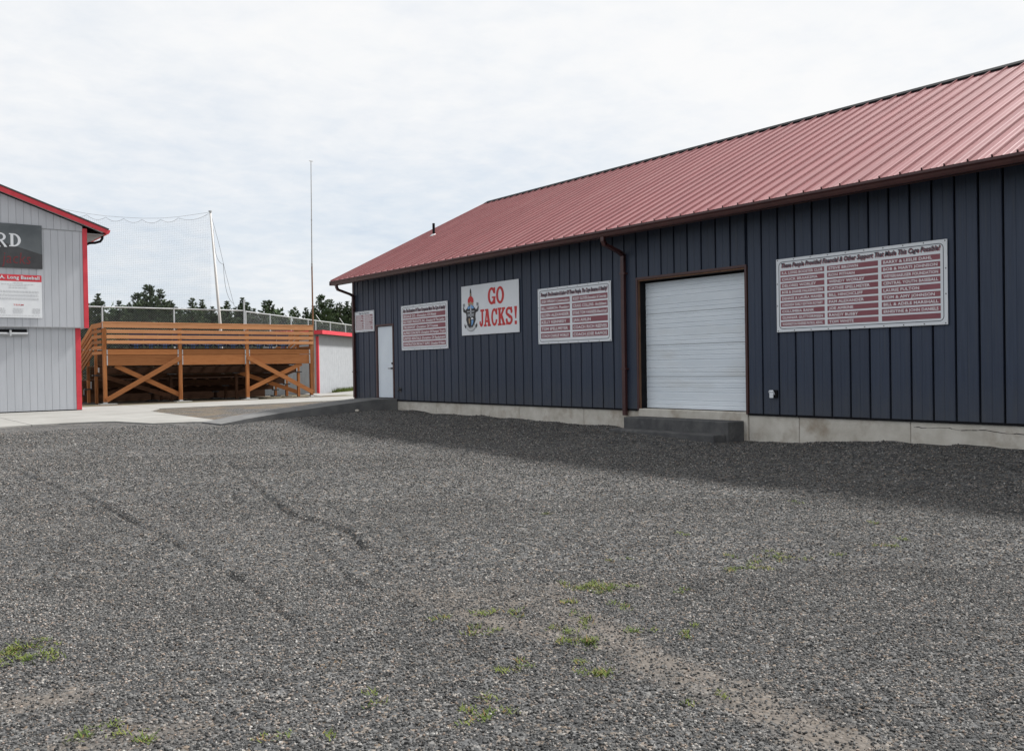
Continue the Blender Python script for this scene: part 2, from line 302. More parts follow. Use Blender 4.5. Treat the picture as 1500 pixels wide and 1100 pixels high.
def gravel_mat(name, tint=(1, 1, 1), bright=1.0, brown=0.0, flat=False):
    m = bpy.data.materials.new(name); m.use_nodes = True; t = m.node_tree; t.nodes.clear(); k = t.links.new
    nn = lambda ty: t.nodes.new(ty)
    o = nn('ShaderNodeOutputMaterial'); b = nn('ShaderNodeBsdfPrincipled'); k(b.outputs[0], o.inputs[0]); b.inputs['Roughness'].default_value = 0.85; b.inputs['Specular IOR Level'].default_value = 0.25
    g = nn('ShaderNodeNewGeometry')
    def vor(scale):
        v = nn('ShaderNodeTexVoronoi'); v.inputs['Scale'].default_value = scale; k(g.outputs['Position'], v.inputs['Vector']); return v
    def nz(scale, d=4):
        v = nn('ShaderNodeTexNoise'); v.inputs['Scale'].default_value = scale; v.inputs['Detail'].default_value = d; k(g.outputs['Position'], v.inputs['Vector']); return v.outputs['Fac']
    v1 = vor(42.0); v2 = vor(15.0)
    sp = nn('ShaderNodeSeparateColor'); k(v1.outputs['Color'], sp.inputs[0])
    r = nn('ShaderNodeValToRGB'); el = r.color_ramp.elements
    st = [(0.0, (0.060, 0.063, 0.067)), (0.35, (0.125, 0.13, 0.136)), (0.62, (0.19, 0.195, 0.20)), (0.83, (0.29, 0.29, 0.285)), (0.93, (0.30, 0.235, 0.175)), (1.0, (0.44, 0.43, 0.41))]
    while len(el) < len(st): el.new(.5)
    for e, (p, c) in zip(el, st): e.position = p; e.color = (*[c[i] * (0.49, 0.48, 0.47)[i] * tint[i] * bright for i in range(3)], 1)
    k(sp.outputs[0], r.inputs[0]); col = r.outputs[0]
    sp2 = nn('ShaderNodeSeparateColor'); k(v2.outputs['Color'], sp2.inputs[0])
    hv = nn('ShaderNodeHueSaturation'); k(col, hv.inputs['Color'])
    ma = nn('ShaderNodeMapRange'); ma.inputs[3].default_value = 0.6; ma.inputs[4].default_value = 1.4; k(sp2.outputs[1], ma.inputs[0])
    mb = nn('ShaderNodeMapRange'); mb.inputs[1].default_value = .3; mb.inputs[2].default_value = .7; mb.inputs[3].default_value = 0.84; mb.inputs[4].default_value = 1.16; k(nz(0.8, 5), mb.inputs[0])
    mm = nn('ShaderNodeMath'); mm.operation = 'MULTIPLY'; k(ma.outputs[0], mm.inputs[0]); k(mb.outputs[0], mm.inputs[1]); k(mm.outputs[0], hv.inputs['Value']); col = hv.outputs[0]
    def mixc(col, fac, c):
        x = nn('ShaderNodeMix'); x.data_type = 'RGBA'; k(fac, x.inputs[0]); k(col, x.inputs[6])
        if isinstance(c, tuple): x.inputs[7].default_value = (*c, 1)
        else: k(c, x.inputs[7])
        return x.outputs[2]
    if not flat:
        for an, c in (('dirt', (0.138, 0.120, 0.103)), ('dust', (0.17, 0.168, 0.162))):
            at = nn('ShaderNodeAttribute'); at.attribute_name = an
            mr = nn('ShaderNodeMapRange'); mr.inputs[4].default_value = 0.8; k(at.outputs['Fac'], mr.inputs[0]); col = mixc(col, mr.outputs[0], c)
    if brown:
        mr = nn('ShaderNodeMapRange'); mr.inputs[1].default_value = .35; mr.inputs[2].default_value = .65; mr.inputs[4].default_value = brown; k(nz(1.1), mr.inputs[0]); col = mixc(col, mr.outputs[0], (0.15, 0.115, 0.075))
    k(col, b.inputs['Base Color'])
    bp = nn('ShaderNodeBump'); bp.inputs['Strength'].default_value = 0.9; bp.inputs['Distance'].default_value = 0.02
    ad = nn('ShaderNodeMath'); ad.operation = 'ADD'; mu = nn('ShaderNodeMath'); mu.operation = 'MULTIPLY'; mu.inputs[1].default_value = 0.8
    inv = nn('ShaderNodeMath'); inv.operation = 'SUBTRACT'; inv.inputs[0].default_value = 1.0; k(v1.outputs['Distance'], inv.inputs[1]); k(inv.outputs[0], mu.inputs[0]); k(mu.outputs[0], ad.inputs[0]); k(sp2.outputs[2], ad.inputs[1]); k(ad.outputs[0], bp.inputs['Height']); k(bp.outputs[0], b.inputs['Normal'])
    return m
MT['gravel'] = gravel_mat('grey_gravel')
MT['gravel_brown'] = gravel_mat('brown_grey_gravel', brown=0.75, flat=True, bright=0.9)
# lot: fine cells where the picture looks closely, coarse elsewhere
xs = np.concatenate([np.arange(-40, -4, 2.0), np.arange(-4, 0.4, .4), np.arange(0.4, 5.6, .025), np.arange(5.6, 9.0, .05), np.arange(9.0, 12.80, .08), [12.85]])
ys = np.concatenate([np.arange(-30, 0, 2.0), np.arange(0.0, 1.4, .2), np.arange(1.4, 9.0, .025), np.arange(9.0, 15.0, .04), np.arange(15.0, 16.0, .08), np.arange(16.0, 26.0, .16), np.arange(26, 34.3, .5)])
grid_mesh('gravel_lot', xs, ys, ground_z, MT['gravel'], attrs={'dirt': dirt_w, 'dust': dust_w}, kind='structure')
# far land under and beyond everything
MT['field'] = mat('rough_field', (0.085, 0.095, 0.035), (0.16, 0.135, 0.075), scale=0.6, coords='Object', rough=0.95, bump=0.4, bscale=8)
xs = np.concatenate([[-1500, -600, -250, -100, -40.5], np.arange(-39, 60, 3.0), [64, 90, 160, 300, 700, 1600]])
ys = np.concatenate([[-600, -200, -70, -31], np.arange(-29, 70, 2.0), [75, 90, 120, 200, 400, 900, 2200]])
def far_z(x, y):
    z = np.where((y < 33.0) & (x < 13.4) & (x > -41) & (y > -31), -0.35, 0.02)
    return z + 0.0 * x
grid_mesh('ground', xs, ys, far_z, MT['field'], kind='structure')
# bare earth below the grandstand
MT['soil'] = mat('bare_soil', (0.065, 0.050, 0.034), (0.13, 0.10, 0.065), scale=1.6, rough=0.95, bump=0.5, bscale=14, stain=(0.085, 0.10, 0.035), stain_scale=0.9)
xs = np.arange(4, 21.8, .6); ys = np.arange(35.5, 46.1, .5)
grid_mesh('bare_soil', xs, ys, lambda x, y: 0.165 - 0.05 * sm((y - 39.8) / 5) + 0.02 * vnoise(x, y, 1.2, 3), MT['soil'], kind='structure')
# brown gravel between the walkways, and beyond to the dugout
pb = B(); poly = [(8.35,24.2),(8.6,30.6),(9.5,32.9),(13.2,33.15),(16.3,33.7),(18.4,34.3),(24,36),(30,38),(30,22.0),(12.9,22.0),(8.4,22.6)]
pb.add([(x, y, 0.172) for x, y in poly], [tuple(range(len(poly)))])
obj('gravel_strip', pb, 'gravel_brown', kind='structure')
pb = B(); poly = [(19.8,37.5),(31,41),(36,56),(27,52),(22.3,46.2),(20.3,42)]
pb.add([(x, y, 0.125) for x, y in poly], [tuple(range(len(poly)))])
obj('gravel_strip', pb, 'gravel_brown', kind='structure')
# concrete walkways (slabs with joints)
def slab(name, poly, z0, z1, m='walk'):
    b = B(); b.prism([(x, y, 0) for x, y in poly], (0, 0, z0), (0, 0, z1)); return obj(name, b, m, kind='structure')
slab('concrete_walkway', [(-14,25.0),(-1.03,25.15),(-1.03,34.19),(-14,34.19)], 0.0, 0.2)
slab('concrete_walkway', [(-1.0,25.15),(3.5,25.18),(4.26,25.5),(4.26,34.19),(-1.0,34.19)], 0.0, 0.2)
slab('concrete_walkway', [(4.285,25.5),(4.94,25.65),(5.6,25.6),(6.23,25.35),(6.67,23.45),(7.6,23.25),(7.9,22.92),(8.3,23.0),(8.35,24.3),(8.45,26.2),(8.62,29.0),(8.7,30.8),(4.285,34.19)], 0.0, 0.2)
slab('concrete_walkway', [(4.33,34.19),(8.7,30.83),(9.6,32.85),(9.6,37.3),(7.36,37.0),(7.36,34.19)], 0.0, 0.2)
slab('concrete_walkway', [(9.625,32.85),(13.2,33.1),(16.3,33.65),(16.3,38.2),(9.625,37.3)], 0.0, 0.2)
slab('concrete_walkway', [(16.325,33.65),(18.4,34.25),(24,36),(33,39.2),(33,42.0),(26,39.7),(20.4,38.75),(16.325,38.2)], 0.0, 0.2)
slab('concrete_walkway', [(19.4,38.62),(21.2,38.95),(23.6,44.6),(27.5,49.0),(26.6,49.6),(22.8,45.9),(21.4,46.4),(20.2,42.0)], 0.0, 0.16)
# ramp up to the side door
rb = B()
top = [(7.75,0.203),(8.0,0.235),(8.39,0.295),(9.25,0.395),(10.45,0.51),(11.6,0.61),(12.0,0.645),(12.755,0.655)]
prof = [(x, 21.56, z) for x, z in top] + [(12.755,21.56,-0.1),(7.75,21.56,-0.1)]
rb.prism(prof, (0, 0, 0), (0, 1.36, 0))
obj('concrete_ramp', rb, 'ramp', kind='structure')

# ================================================================== STEEL BUILDING (right)
WX = 12.75; OFF = (12.75, 10.0, 0.2)
bld = empty('metal_building', OFF, 'long dark blue-grey metal building with a red ribbed roof and garage door', 'building')
def P(name, b, m, parent=bld, **kw): return obj(name, b, m, parent, OFF, **kw)
STEP = 0.328; Y0 = 5.409; YL = 24.05; YR = -2.0; XB = 23.28
GD = (9.70, 12.24, 0.645, 3.13)            # garage opening y0,y1,z0,z1
PD = (21.76, 22.66, 0.66, 2.71)
# core walls behind the panels
b = B()
xi0, xi1 = WX + 0.045, WX + 0.22
for (y0, y1, z0, z1) in ((YR, GD[0], .60, 4.2), (GD[0], GD[1], GD[3], 4.2), (GD[1], PD[0], .60, 4.2), (PD[0], PD[1], PD[3], 4.2), (PD[1], YL - .03, .60, 4.2)):
    b.box(xi0, xi1, y0, y1, z0, z1)
P('wall_frame', b, 'black')
b = B(); gz = 4.155 + 0.5 * (18.0 - 12.2)
gp = [(WX + 0.22, YL - .03, .3), (XB, YL - .03, .3), (XB, YL - .03, 4.2), (18.01, YL - .03, gz - .42), (WX + 0.22, YL - .03, 4.25)]
b.prism(gp, (0, -.14, 0), (0, .03, 0)); b.prism([(x, YR, z) for x, y, z in gp], (0, 0, 0), (0, .14, 0)); b.box(XB - .1, XB, YR + .15, YL - .18, .3, 4.2)
P('wall', b, 'wall')
# panels
k0 = math.ceil((YR - Y0) / STEP); k1 = int((YL - Y0) / STEP) + 1
gap = 0.030
cuts = {'garage': GD, 'door': PD}
def panel(y0, y1, z0, z1):
    b = B(); yy0, yy1 = y0 + gap / 2, y1 - gap / 2; x0 = WX
    w = yy1 - yy0
    # folded tray: two returned edges and a faint stiffening swage
    pr = [(x0 + .044, yy0), (x0 + .004, yy0), (x0 - .004, yy0 + .006), (x0 - .004, yy0 + .016), (x0, yy0 + .024), (x0, yy0 + w * .48), (x0 + .004, yy0 + w * .5), (x0, yy0 + w * .52),
          (x0, yy1 - .024), (x0 - .004, yy1 - .016), (x0 - .004, yy1 - .006), (x0 + .004, yy1), (x0 + .044, yy1)]
    if w < .08: pr = [(x0 + .044, yy0), (x0, yy0), (x0, yy1), (x0 + .044, yy1)]
    b.sheet([(x, y, z0) for x, y in pr], (0, 0, 0), (0, 0, z1 - z0))
    n = len(pr); b.add([(x, y, z0) for x, y in pr], [tuple(range(n))])
    return P('wall_panel', b, 'wall', recalc=False)
TRIM = 0.055
for k in range(k0, k1):
    a = Y0 + k * STEP; c = min(a + STEP, YL)
    pieces = [(a, c, .62, 4.11)]
    for (g0, g1, h0, h1) in (GD, PD):
        g0 -= TRIM; g1 += TRIM
        np_ = []
        for (p, q, z0, z1) in pieces:
            if q <= g0 or p >= g1: np_.append((p, q, z0, z1)); continue
            if p < g0 - .03: np_.append((p, g0, z0, z1))
            if q > g1 + .03: np_.append((g1, q, z0, z1))
            np_.append((max(p, g0), min(q, g1), h1 + TRIM, z1))
        pieces = np_
    for q in pieces: panel(*q)
b = B(); b.box(WX - .012, WX + .03, YR, GD[0] - TRIM, .585, .618); b.box(WX - .012, WX + .03, GD[1] + TRIM, PD[0] - TRIM, .585, .618); b.box(WX - .012, WX + .03, PD[1] + TRIM, YL, .585, .618)
P('base_flashing', b, 'black')
b = B(); b.box(WX - .02, WX + .05, YL + .002, YL + .03, .6, 4.12); b.box(WX - .02, WX - .006, YL - .06, YL + .002, .6, 4.12); P('corner_trim', b, 'brown')
# foundation in cast lengths
ed = [YR, 1.2, 4.1, 6.75, 8.65, 9.66]; ed2 = [12.28, 13.9, 16.1, 17.6, 19.6, 21.55]
for e in (ed, ed2):
    for a, c in zip(e[:-1], e[1:]):
        b = B(); b.bbox(WX + .012, WX + .20, a + .004, c - .004, -.2, .60, .008); P('foundation_section', b, 'found')
b = B(); b.bbox(WX + .012, WX + .20, 21.56, YL - .03, -.2, .60, .008); P('foundation_section', b, 'found')
b = B(); b.bbox(WX - .02, WX + .50, 9.665, 12.275, -.2, .63, .012); P('door_sill', b, 'found')
# a hairline crack in the concrete, and its rusty weep
b = B(); rc = random.Random(4); y = 6.70; z = .505; pp = []
while y > 3.2: pp.append((y, z)); y -= rc.uniform(.03, .09); z += rc.gauss(-.0012, .006)
for (ya, za), (yb_, zb) in zip(pp[:-1], pp[1:]):
    h = rc.uniform(.0015, .0055); b.add([(WX + .0105, ya, za - h), (WX + .0105, yb_, zb - h), (WX + .0105, yb_, zb + h), (WX + .0105, ya, za + h)], [(0, 1, 2, 3)])
P('crack', b, 'black', recalc=False)
# garage door: four insulated sections with pressed ribs
gx = WX + 0.20
zt = np.linspace(.64, 3.10, 5)
for i in range(4):
    z0, z1 = zt[i] + .004, zt[i+1] - .004; h = z1 - z0
    pr = [(gx + .04, z0), (gx, z0)]
    for fz in (.12, .26, .52, .66, .80, .93):
        zc = z0 + h * fz; pr += [(gx, zc - .016), (gx + .006, zc - .006), (gx + .006, zc + .004), (gx - .003, zc + .010), (gx - .003, zc + .018), (gx, zc + .024)]
    pr += [(gx, z1), (gx + .04, z1)]
    b = B(); b.sheet([(x, GD[0] - .02, z) for x, z in pr], (0, 0, 0), (0, GD[1] - GD[0] + .04, 0))
    gs = P('garage_door_section', b, 'garage', recalc=False)
b = B(); b.box(gx + .045, gx + .09, GD[0] - .1, GD[1] + .1, .6, 3.2); P('garage_door_backing', b, 'black')
b = B(); b.box(gx - .012, gx + .03, GD[0] + .03, GD[1] - .03, .632, .643); P('door_seal', b, 'black')
for y0, y1 in ((GD[0] - .045, GD[0]), (GD[1], GD[1] + .045)):
    b = B(); b.box(WX - .004, gx + .02, y0 + .002, y1 - .002, .632, GD[3]); P('door_jamb', b, 'jamb')
b = B(); b.box(WX - .004, gx + .02, GD[0] - .043, GD[1] + .043, GD[3] + .002, GD[3] + .045); P('door_head', b, 'jamb')
b = B(); b.box(WX - .022, WX - .006, GD[0] - TRIM, GD[0] - .012, .60, GD[3] + .03); b.box(WX - .022, WX - .006, GD[1] + .012, GD[1] + TRIM, .60, GD[3] + .03); b.box(WX - .024, WX - .006, GD[0] - TRIM, GD[1] + TRIM, GD[3] + .032, GD[3] + .075)
P('opening_trim', b, 'brown')
# side door
b = B(); b.bbox(WX + .03, WX + .075, PD[0] + .012, PD[1] - .012, PD[2] + .01, PD[3] - .012, .004); dr = P('side_door', b, 'door_white', label='white painted flush steel door')
b = B(); b.tube([(WX + .03, 21.86, 1.64), (WX + .012, 21.86, 1.64)], .03, 12); P('deadbolt', b, 'lever', dr)
b = B(); b.tube([(WX + .03, 21.86, 1.50), (WX - .02, 21.86, 1.50)], .024, 10); b.tube([(WX - .02, 21.85, 1.50), (WX - .03, 22.00, 1.50)], [.014, .010], 8); P('handle', b, 'lever', dr)
b = B()
for y0, y1 in ((PD[0] - TRIM, PD[0] + .008), (PD[1] - .008, PD[1] + TRIM)): b.box(WX - .014, WX + .08, y0, y1, .66, PD[3])
b.box(WX - .016, WX + .08, PD[0] - TRIM, PD[1] + TRIM, PD[3] + .002, PD[3] + TRIM)
P('door_frame', b, 'brown')
b = B(); b.box(WX + .08, WX + .1, PD[0] - .03, PD[1] + .03, .6, PD[3] + .03); P('door_backing', b, 'black')
# roof
EX, EZ, RX = 12.14, 4.135, 18.013; SL = 0.5
rz = lambda x: EZ + SL * (x - EX)
RS = 0.3135; RY0 = 4.95; yl_r = 24.26; yr_r = YR - .25
k0 = math.ceil((yr_r - RY0) / RS); k1 = int((yl_r - RY0) / RS) + 1
nrm = Vector((-.4472, 0, .8944))
def roof_panel(a, c):
    w = c - a
    pr = [(0, 0), (.002, .036), (.020, .036), (.026, .002), (.10, 0), (.108, .003), (.118, .003), (.126, 0), (.19, 0), (.198, .003), (.208, .003), (.216, 0), (w, 0)]
    pr = [(min(y, w), h) for y, h in pr]
    pts = [Vector((EX, a + y, EZ)) + nrm * h for y, h in pr]
    b = B(); b.sheet(pts, (0, 0, 0), Vector((RX - EX, 0, (RX - EX) * SL)))
    return P('roof_panel', b, 'roof', recalc=False)
for k in range(k0, k1):
    a = RY0 + k * RS; c = min(a + RS, yl_r)
    if c - a > .05: roof_panel(a, c)
b = B(); b.prism([(EX + .02, 0, EZ - .012), (RX, 0, rz(RX) - .012), (RX, 0, rz(RX) - .12), (EX + .02, 0, EZ - .10)], (0, yr_r, 0), (0, yl_r - .01, 0)); P('roof_deck', b, 'black')
b = B(); b.prism([(RX, 0, rz(RX) + .0), (2 * RX - EX, 0, EZ), (2 * RX - EX, 0, EZ - .1), (RX, 0, rz(RX) - .12)], (0, yr_r, 0), (0, yl_r, 0)); P('back_roof', b, 'roof')
b = B(); b.prism([(RX - .16, 0, rz(RX) - .035), (RX, 0, rz(RX) + .055), (RX + .16, 0, rz(RX) - .035), (RX + .16, 0, rz(RX) - .085), (RX, 0, rz(RX) + .01), (RX - .16, 0, rz(RX) - .07)], (0, yr_r, 0), (0, yl_r + .01, 0)); P('ridge_cap', b, 'black')
b = B(); b.beam((EX, yl_r + .02, EZ - .03), (RX, yl_r + .02, rz(RX) - .03), .03, .12); P('rake_trim', b, 'roof')
b = B(); b.box(EX + .10, WX + .04, yr_r, yl_r - .03, 4.112, 4.128); P('soffit', b, 'brown')
b = B(); b.box(EX + .075, EX + .097, yr_r, yl_r - .02, 3.99, 4.13); P('fascia', b, 'brown')
# K style gutter
gp = [(EX + .072, 4.11), (EX + .072, 4.00), (EX - .02, 4.00), (EX - .035, 4.03), (EX - .045, 4.06), (EX - .065, 4.085), (EX - .065, 4.118), (EX - .052, 4.118), (EX - .052, 4.09), (EX - .01, 4.012), (EX + .06, 4.012), (EX + .06, 4.11)]
b = B(); b.prism([(x, 0, z) for x, z in gp], (0, yr_r, 0), (0, yl_r + .02, 0)); b.box(EX - .06, EX + .07, yl_r + .021, yl_r + .028, 4.0, 4.115); P('gutter', b, 'brown')
def downspout(y, zb):
    b = B(); pts = [(EX + .01, y, 4.0), (EX + .012, y, 3.93), (EX + .05, y, 3.86), (EX + .46, y, 3.735), (WX - .055, y, 3.68), (WX - .06, y, 3.60), (WX - .06, y, zb)]
    for p, q in zip(pts[:-1], pts[1:]):
        d = (Vector(q) - Vector(p)).normalized() * .012
        b.beam(Vector(p) - d, Vector(q) + d, .085, .062, up=(1, 0, .3))
    d = P('downspout', b, 'brown')
    for z in (3.3, 1.4):
        c = B(); c.box(WX - .098, WX - .003, y - .07, y + .07, z, z + .03); P('strap', c, 'brown', d)
downspout(12.60, .50); downspout(23.955, .66)
b = B(); b.tube([(14.97, 22.97, 5.50), (14.97, 22.97, 5.93)], .04, 12); vp = P('vent_pipe', b, 'black')
b = B(); b.tube([(14.97, 22.97, 5.53), (14.97, 22.97, 5.60)], [.13, .06], 12); P('flashing', b, 'galv', vp)
# outlet cover and hose tap
b = B(); b.bbox(WX - .05, WX - .006, 9.03, 9.12, .90, 1.03, .008); oc = P('outlet_box', b, 'black')
b = B(); b.beam((WX - .052, 9.12, .955), (WX - .09, 9.12, 1.01), .10, .012, up=(1, 0, 1)); b.box(WX - .085, WX - .073, 9.085, 9.155, .90, 1.03); P('cover_flap', b, 'board', oc, label='white weather cover')
b = B(); b.tube([(WX, 21.37, .90), (WX - .07, 21.37, .90), (WX - .10, 21.37, .86)], .018, 8); b.tube([(WX - .06, 21.37, .90), (WX - .06, 21.37, .96)], .008, 6); b.tube([(WX - .06, 21.37, .955), (WX - .06, 21.37, .967)], .035, 10); b.box(WX-.004-.012, WX-.006, 21.32, 21.42, .85, .95); P('hose_tap', b, 'lever')

# steps in front of the garage door
st = empty('concrete_steps', (12.3, 10.9, .2), 'low dark concrete double step under the white garage door', 'steps')
def S(name, b, m='step', **kw): return obj(name, b, m, st, (12.3, 10.9, .2), **kw)
b = B(); b.bbox(12.28, WX - .022, 9.73, 12.24, -.1, .485, .012); S('upper_step', b)
b = B(); b.bbox(11.95, 12.277, 9.78, 12.32, -.1, .275, .012); S('lower_step', b)

# ================================================================== SIGNS
PENDING = []
def text(s, parent, x, y, w, h, m, z, name='lettering', bold=0.02, shear=0.0, natural=None, align='L'):
    """queue lettering fitted into a box: width at most w, cap height h"""
    c = bpy.data.curves.new('t', 'FONT'); c.body = s; c.size = 1.0; c.offset = bold; c.shear = shear; c.resolution_u = 2; c.fill_mode = 'FRONT'; c.space_character = 1.04
    o = bpy.data.objects.new('t', c); COL.objects.link(o)
    PENDING.append((o, parent, x, y, w, h, m, z, name, natural, align))
def flush_text():
    bpy.context.view_layer.update(); dg = bpy.context.evaluated_depsgraph_get(); made = []
    for (o, parent, x, y, w, h, m, z, name, natural, align) in PENDING:
        me = bpy.data.meshes.new_from_object(o.evaluated_get(dg)); n = len(me.vertices)
        co = np.empty(n * 3, np.float32); me.vertices.foreach_get('co', co); co = co.reshape(-1, 3)
        cap = 0.73; sy = h / cap
        x0, x1 = co[:, 0].min(), co[:, 0].max(); wid = (x1 - x0) * sy * (natural or 1.0); wid = min(wid, w); sx = wid / (x1 - x0)
        ox = {'L': x, 'C': x - wid / 2, 'R': x - wid}[align]
        co[:, 0] = (co[:, 0] - x0) * sx + ox; co[:, 1] = co[:, 1] * sy + y; co[:, 2] = z
        me.vertices.foreach_set('co', co.ravel()); me.update(); me.materials.clear(); me.materials.append(MT[m]); me.name = name
        made.append((o, me, parent, name))
    for o, me, parent, name in made:
        c = o.data; bpy.data.objects.remove(o); bpy.data.curves.remove(c)
        q = bpy.data.objects.new(name, me); COL.objects.link(q); q.parent = parent
    PENDING.clear()
RIGHT_WALL = Matrix(((0, 0, -1), (-1, 0, 0), (0, 1, 0)))            # columns: right, up, out
LEFT_WALL = Matrix(((1, 0, 0), (0, 0, -1), (0, 1, 0)))
def sign_base(name, loc, rot, w, h, label, m='board', t=.014, bolts=True, group=None, cat='sign'):
    r = empty(name, loc, label, cat, group, rot)
    b = B(); b.bbox(0, w, 0, h, 0, t, .003); obj('sign_panel', b, m, r)
    if bolts:
        nx = max(2, round(w / .33)); b = B()
        for i in range(nx + 1):
            for yy in (.022, h - .022):
                xx = .03 + (w - .06) * i / nx; b.add([(xx + .010 * math.cos(a), yy + .010 * math.sin(a), t + .003) for a in [q * math.pi / 3 for q in range(6)]], [tuple(range(6))])
        for yy in (h * .36, h * .66):
            for xx in (.022, w - .022): b.add([(xx + .010 * math.cos(a), yy + .010 * math.sin(a), t + .003) for a in [q * math.pi / 3 for q in range(6)]], [tuple(range(6))])
        obj('screw', b, 'lever', r, kind='stuff')
    return r, t
def border(r, w, h, t, ins, th, m='ink', rad=.07):
    b = B(); o = []; i_ = []
    for cx, cy, a0 in ((w-ins-rad, h-ins-rad, 0), (ins+rad, h-ins-rad, 90), (ins+rad, ins+rad, 180), (w-ins-rad, ins+rad, 270)):
        for q in range(5):
            a = R_(a0 + q * 22.5); o.append((cx + rad * math.cos(a), cy + rad * math.sin(a), t + .002)); i_.append((cx + (rad - th) * math.cos(a), cy + (rad - th) * math.sin(a), t + .002))
    n = len(o); b.add(o + i_, [(k, (k+1) % n, n + (k+1) % n, n + k) for k in range(n)]); obj('border_line', b, m, r)
def bar(r, x0, x1, y0, y1, t):
    b = B(); b.box(x0, x1, y0, y1, t + .0005, t + .002); obj('name_bar', b, 'bar', r)
def donor(loc, w, h, label, title, cols, colx, top, bot, title_y, title_h, cap=.56, gapf=.26, border_in=.05, bold=.03, group='donor signs along the wall', th=.010):
    r, t = sign_base('donor_sign', loc, RIGHT_WALL, w, h, label, group=group)
    border(r, w, h, t, border_in, th)
    text(title, r, w / 2 + .012, title_y - .010, w - 2 * border_in - .10, title_h, 'ink_shadow', t + .003, 'title_shade', .03, .3, align='C', natural=1.2)
    text(title, r, w / 2, title_y, w - 2 * border_in - .10, title_h, 'ink', t + .005, 'title', .025, .3, align='C', natural=1.2)
    for (x0, x1), names in zip(colx, cols):
        n = len(names); rh = (top - bot) / n
        for i, s in enumerate(names):
            y1 = top - i * rh; y0 = y1 - rh * (1 - gapf); bar(r, x0, x1, y0, y1, t)
            if s: text(s, r, x0 + .03, y0 + (y1 - y0) * (1 - cap) / 2, (x1 - x0) - .06, (y1 - y0) * cap, 'text_pale', t + .004, bold=bold, natural=1.22)
SX = WX - .022
donor((SX, 9.025, 2.0), 2.87, 1.22, 'widest donor sign, three columns of names, right of the garage door', 'These People Provided Financial & Other Support That Made This Cage Possible!',
  [['R.A. LONG BOOSTER CLUB', 'CHUCK BRAAKSMA', 'DELORES WORLEY', 'BOB & DIANE FALKENSTEIN', 'DENNIS & LAURA MAHER', 'LONGVIEW EARLY EDITION ROTARY', 'COLUMBIA BANK', 'GUNNAR GUTTORMSEN', 'WASHINGTON FISHERIES PATROL ASSOC.'],
   ['STEVE BROWN', 'RON PITHAN', 'WENDY WORLEY', 'CATHIE SPELLMEYER', 'BILL HINCHCLIFF', 'PAM ALEXANDER', 'JOE AMRINE', 'RANDY BUSBY', 'TOM WHITE'],
   ['BARRY & LESLIE DAHL', 'BOB & MARTI JOHNSON', 'WEYERHAEUSER FOUNDATION', 'CENTRAL YOUTH BASEBALL', 'LAURIE FULTON', 'TOM & AMY JOHNSON', 'BILL & ADELE MARSHALL', 'ERNESTINE & JOHN DANIELS', '']],
  [(.085, .905), (.955, 1.82), (1.875, 2.77)], 1.02, .065, 1.075, .075)
donor((SX, 15.305, 1.985), 2.325, 1.23, 'two-column donor sign between the red-lettered sign and the garage door', 'Through The Donation & Labor Of These People, The Cage Became A Reality!',
  [['JOSH WRIGHT-Construction', 'BILL HARMON- Plumbing', 'ELDEN ALEXANDER', 'KELLY KENNEDY', 'TOM SPELLMEYER', 'COACH CHARLIE WORLEY'],
   ['RODDY GLOVER-Excavation & Concrete', 'CRAIG COLLINS- Architect', 'STEVE TOM VANNESS-Electrical', 'JAN AHLIN', 'COACH RICH REEVES', 'COACH JOSE RAMOS']],
  [(.10, 1.07), (1.15, 2.23)], .995, .085, 1.055, .085, cap=.55, gapf=.24)
donor((SX, 21.227, 1.988), 2.30, 1.22, 'single-column donor sign of six wide bars, right of the white door', 'Also The Donations Of These Companies Made The Cage A Reality!',
  [['SEGALE CO. -Donation Of Metal', 'RSG FOREST PRODUCTS, INC. -Donation Of The Lumber', 'TRUSSWAY -Donation Of Trusses', 'ALPINE CONCRETE -Donation Of Pumper Truck', 'UNITED RENTALS -Donation Of Equipment', 'CONSTRUCTION SPECIALTY SUPPLY -Donation Of Rebar']],
  [(.10, 2.20)], .985, .07, 1.035, .095, cap=.58, gapf=.22)
# small sign by the corner
r, t = sign_base('donor_sign', (SX, 23.915, 2.588), RIGHT_WALL, 1.165, .61, 'smallest donor sign, above and left of the white side door', group='donor signs along the wall')
border(r, 1.165, .61, t, .022, .006, rad=.03)
text('Other Cage Supporters', r, .58, .525, 1.0, .045, 'ink', t + .003, 'title', .03, .2, 'C' and None, 'C')
for (x0, x1) in ((.07, .55), (.60, 1.09)):
    for i in range(9):
        y1 = .50 - i * .050; bar(r, x0, x1, y1 - .036, y1, t)
        b = B(); xx = x0 + .02; en = x0 + (x1 - x0) * rng.uniform(.55, .95)
        while xx < en:
            l = rng.uniform(.02, .045); b.box(xx, xx + l, y1 - .028, y1 - .009, t + .0025, t + .004); xx += l + .012
        obj('lettering', b, 'text_pale', r, kind='stuff')

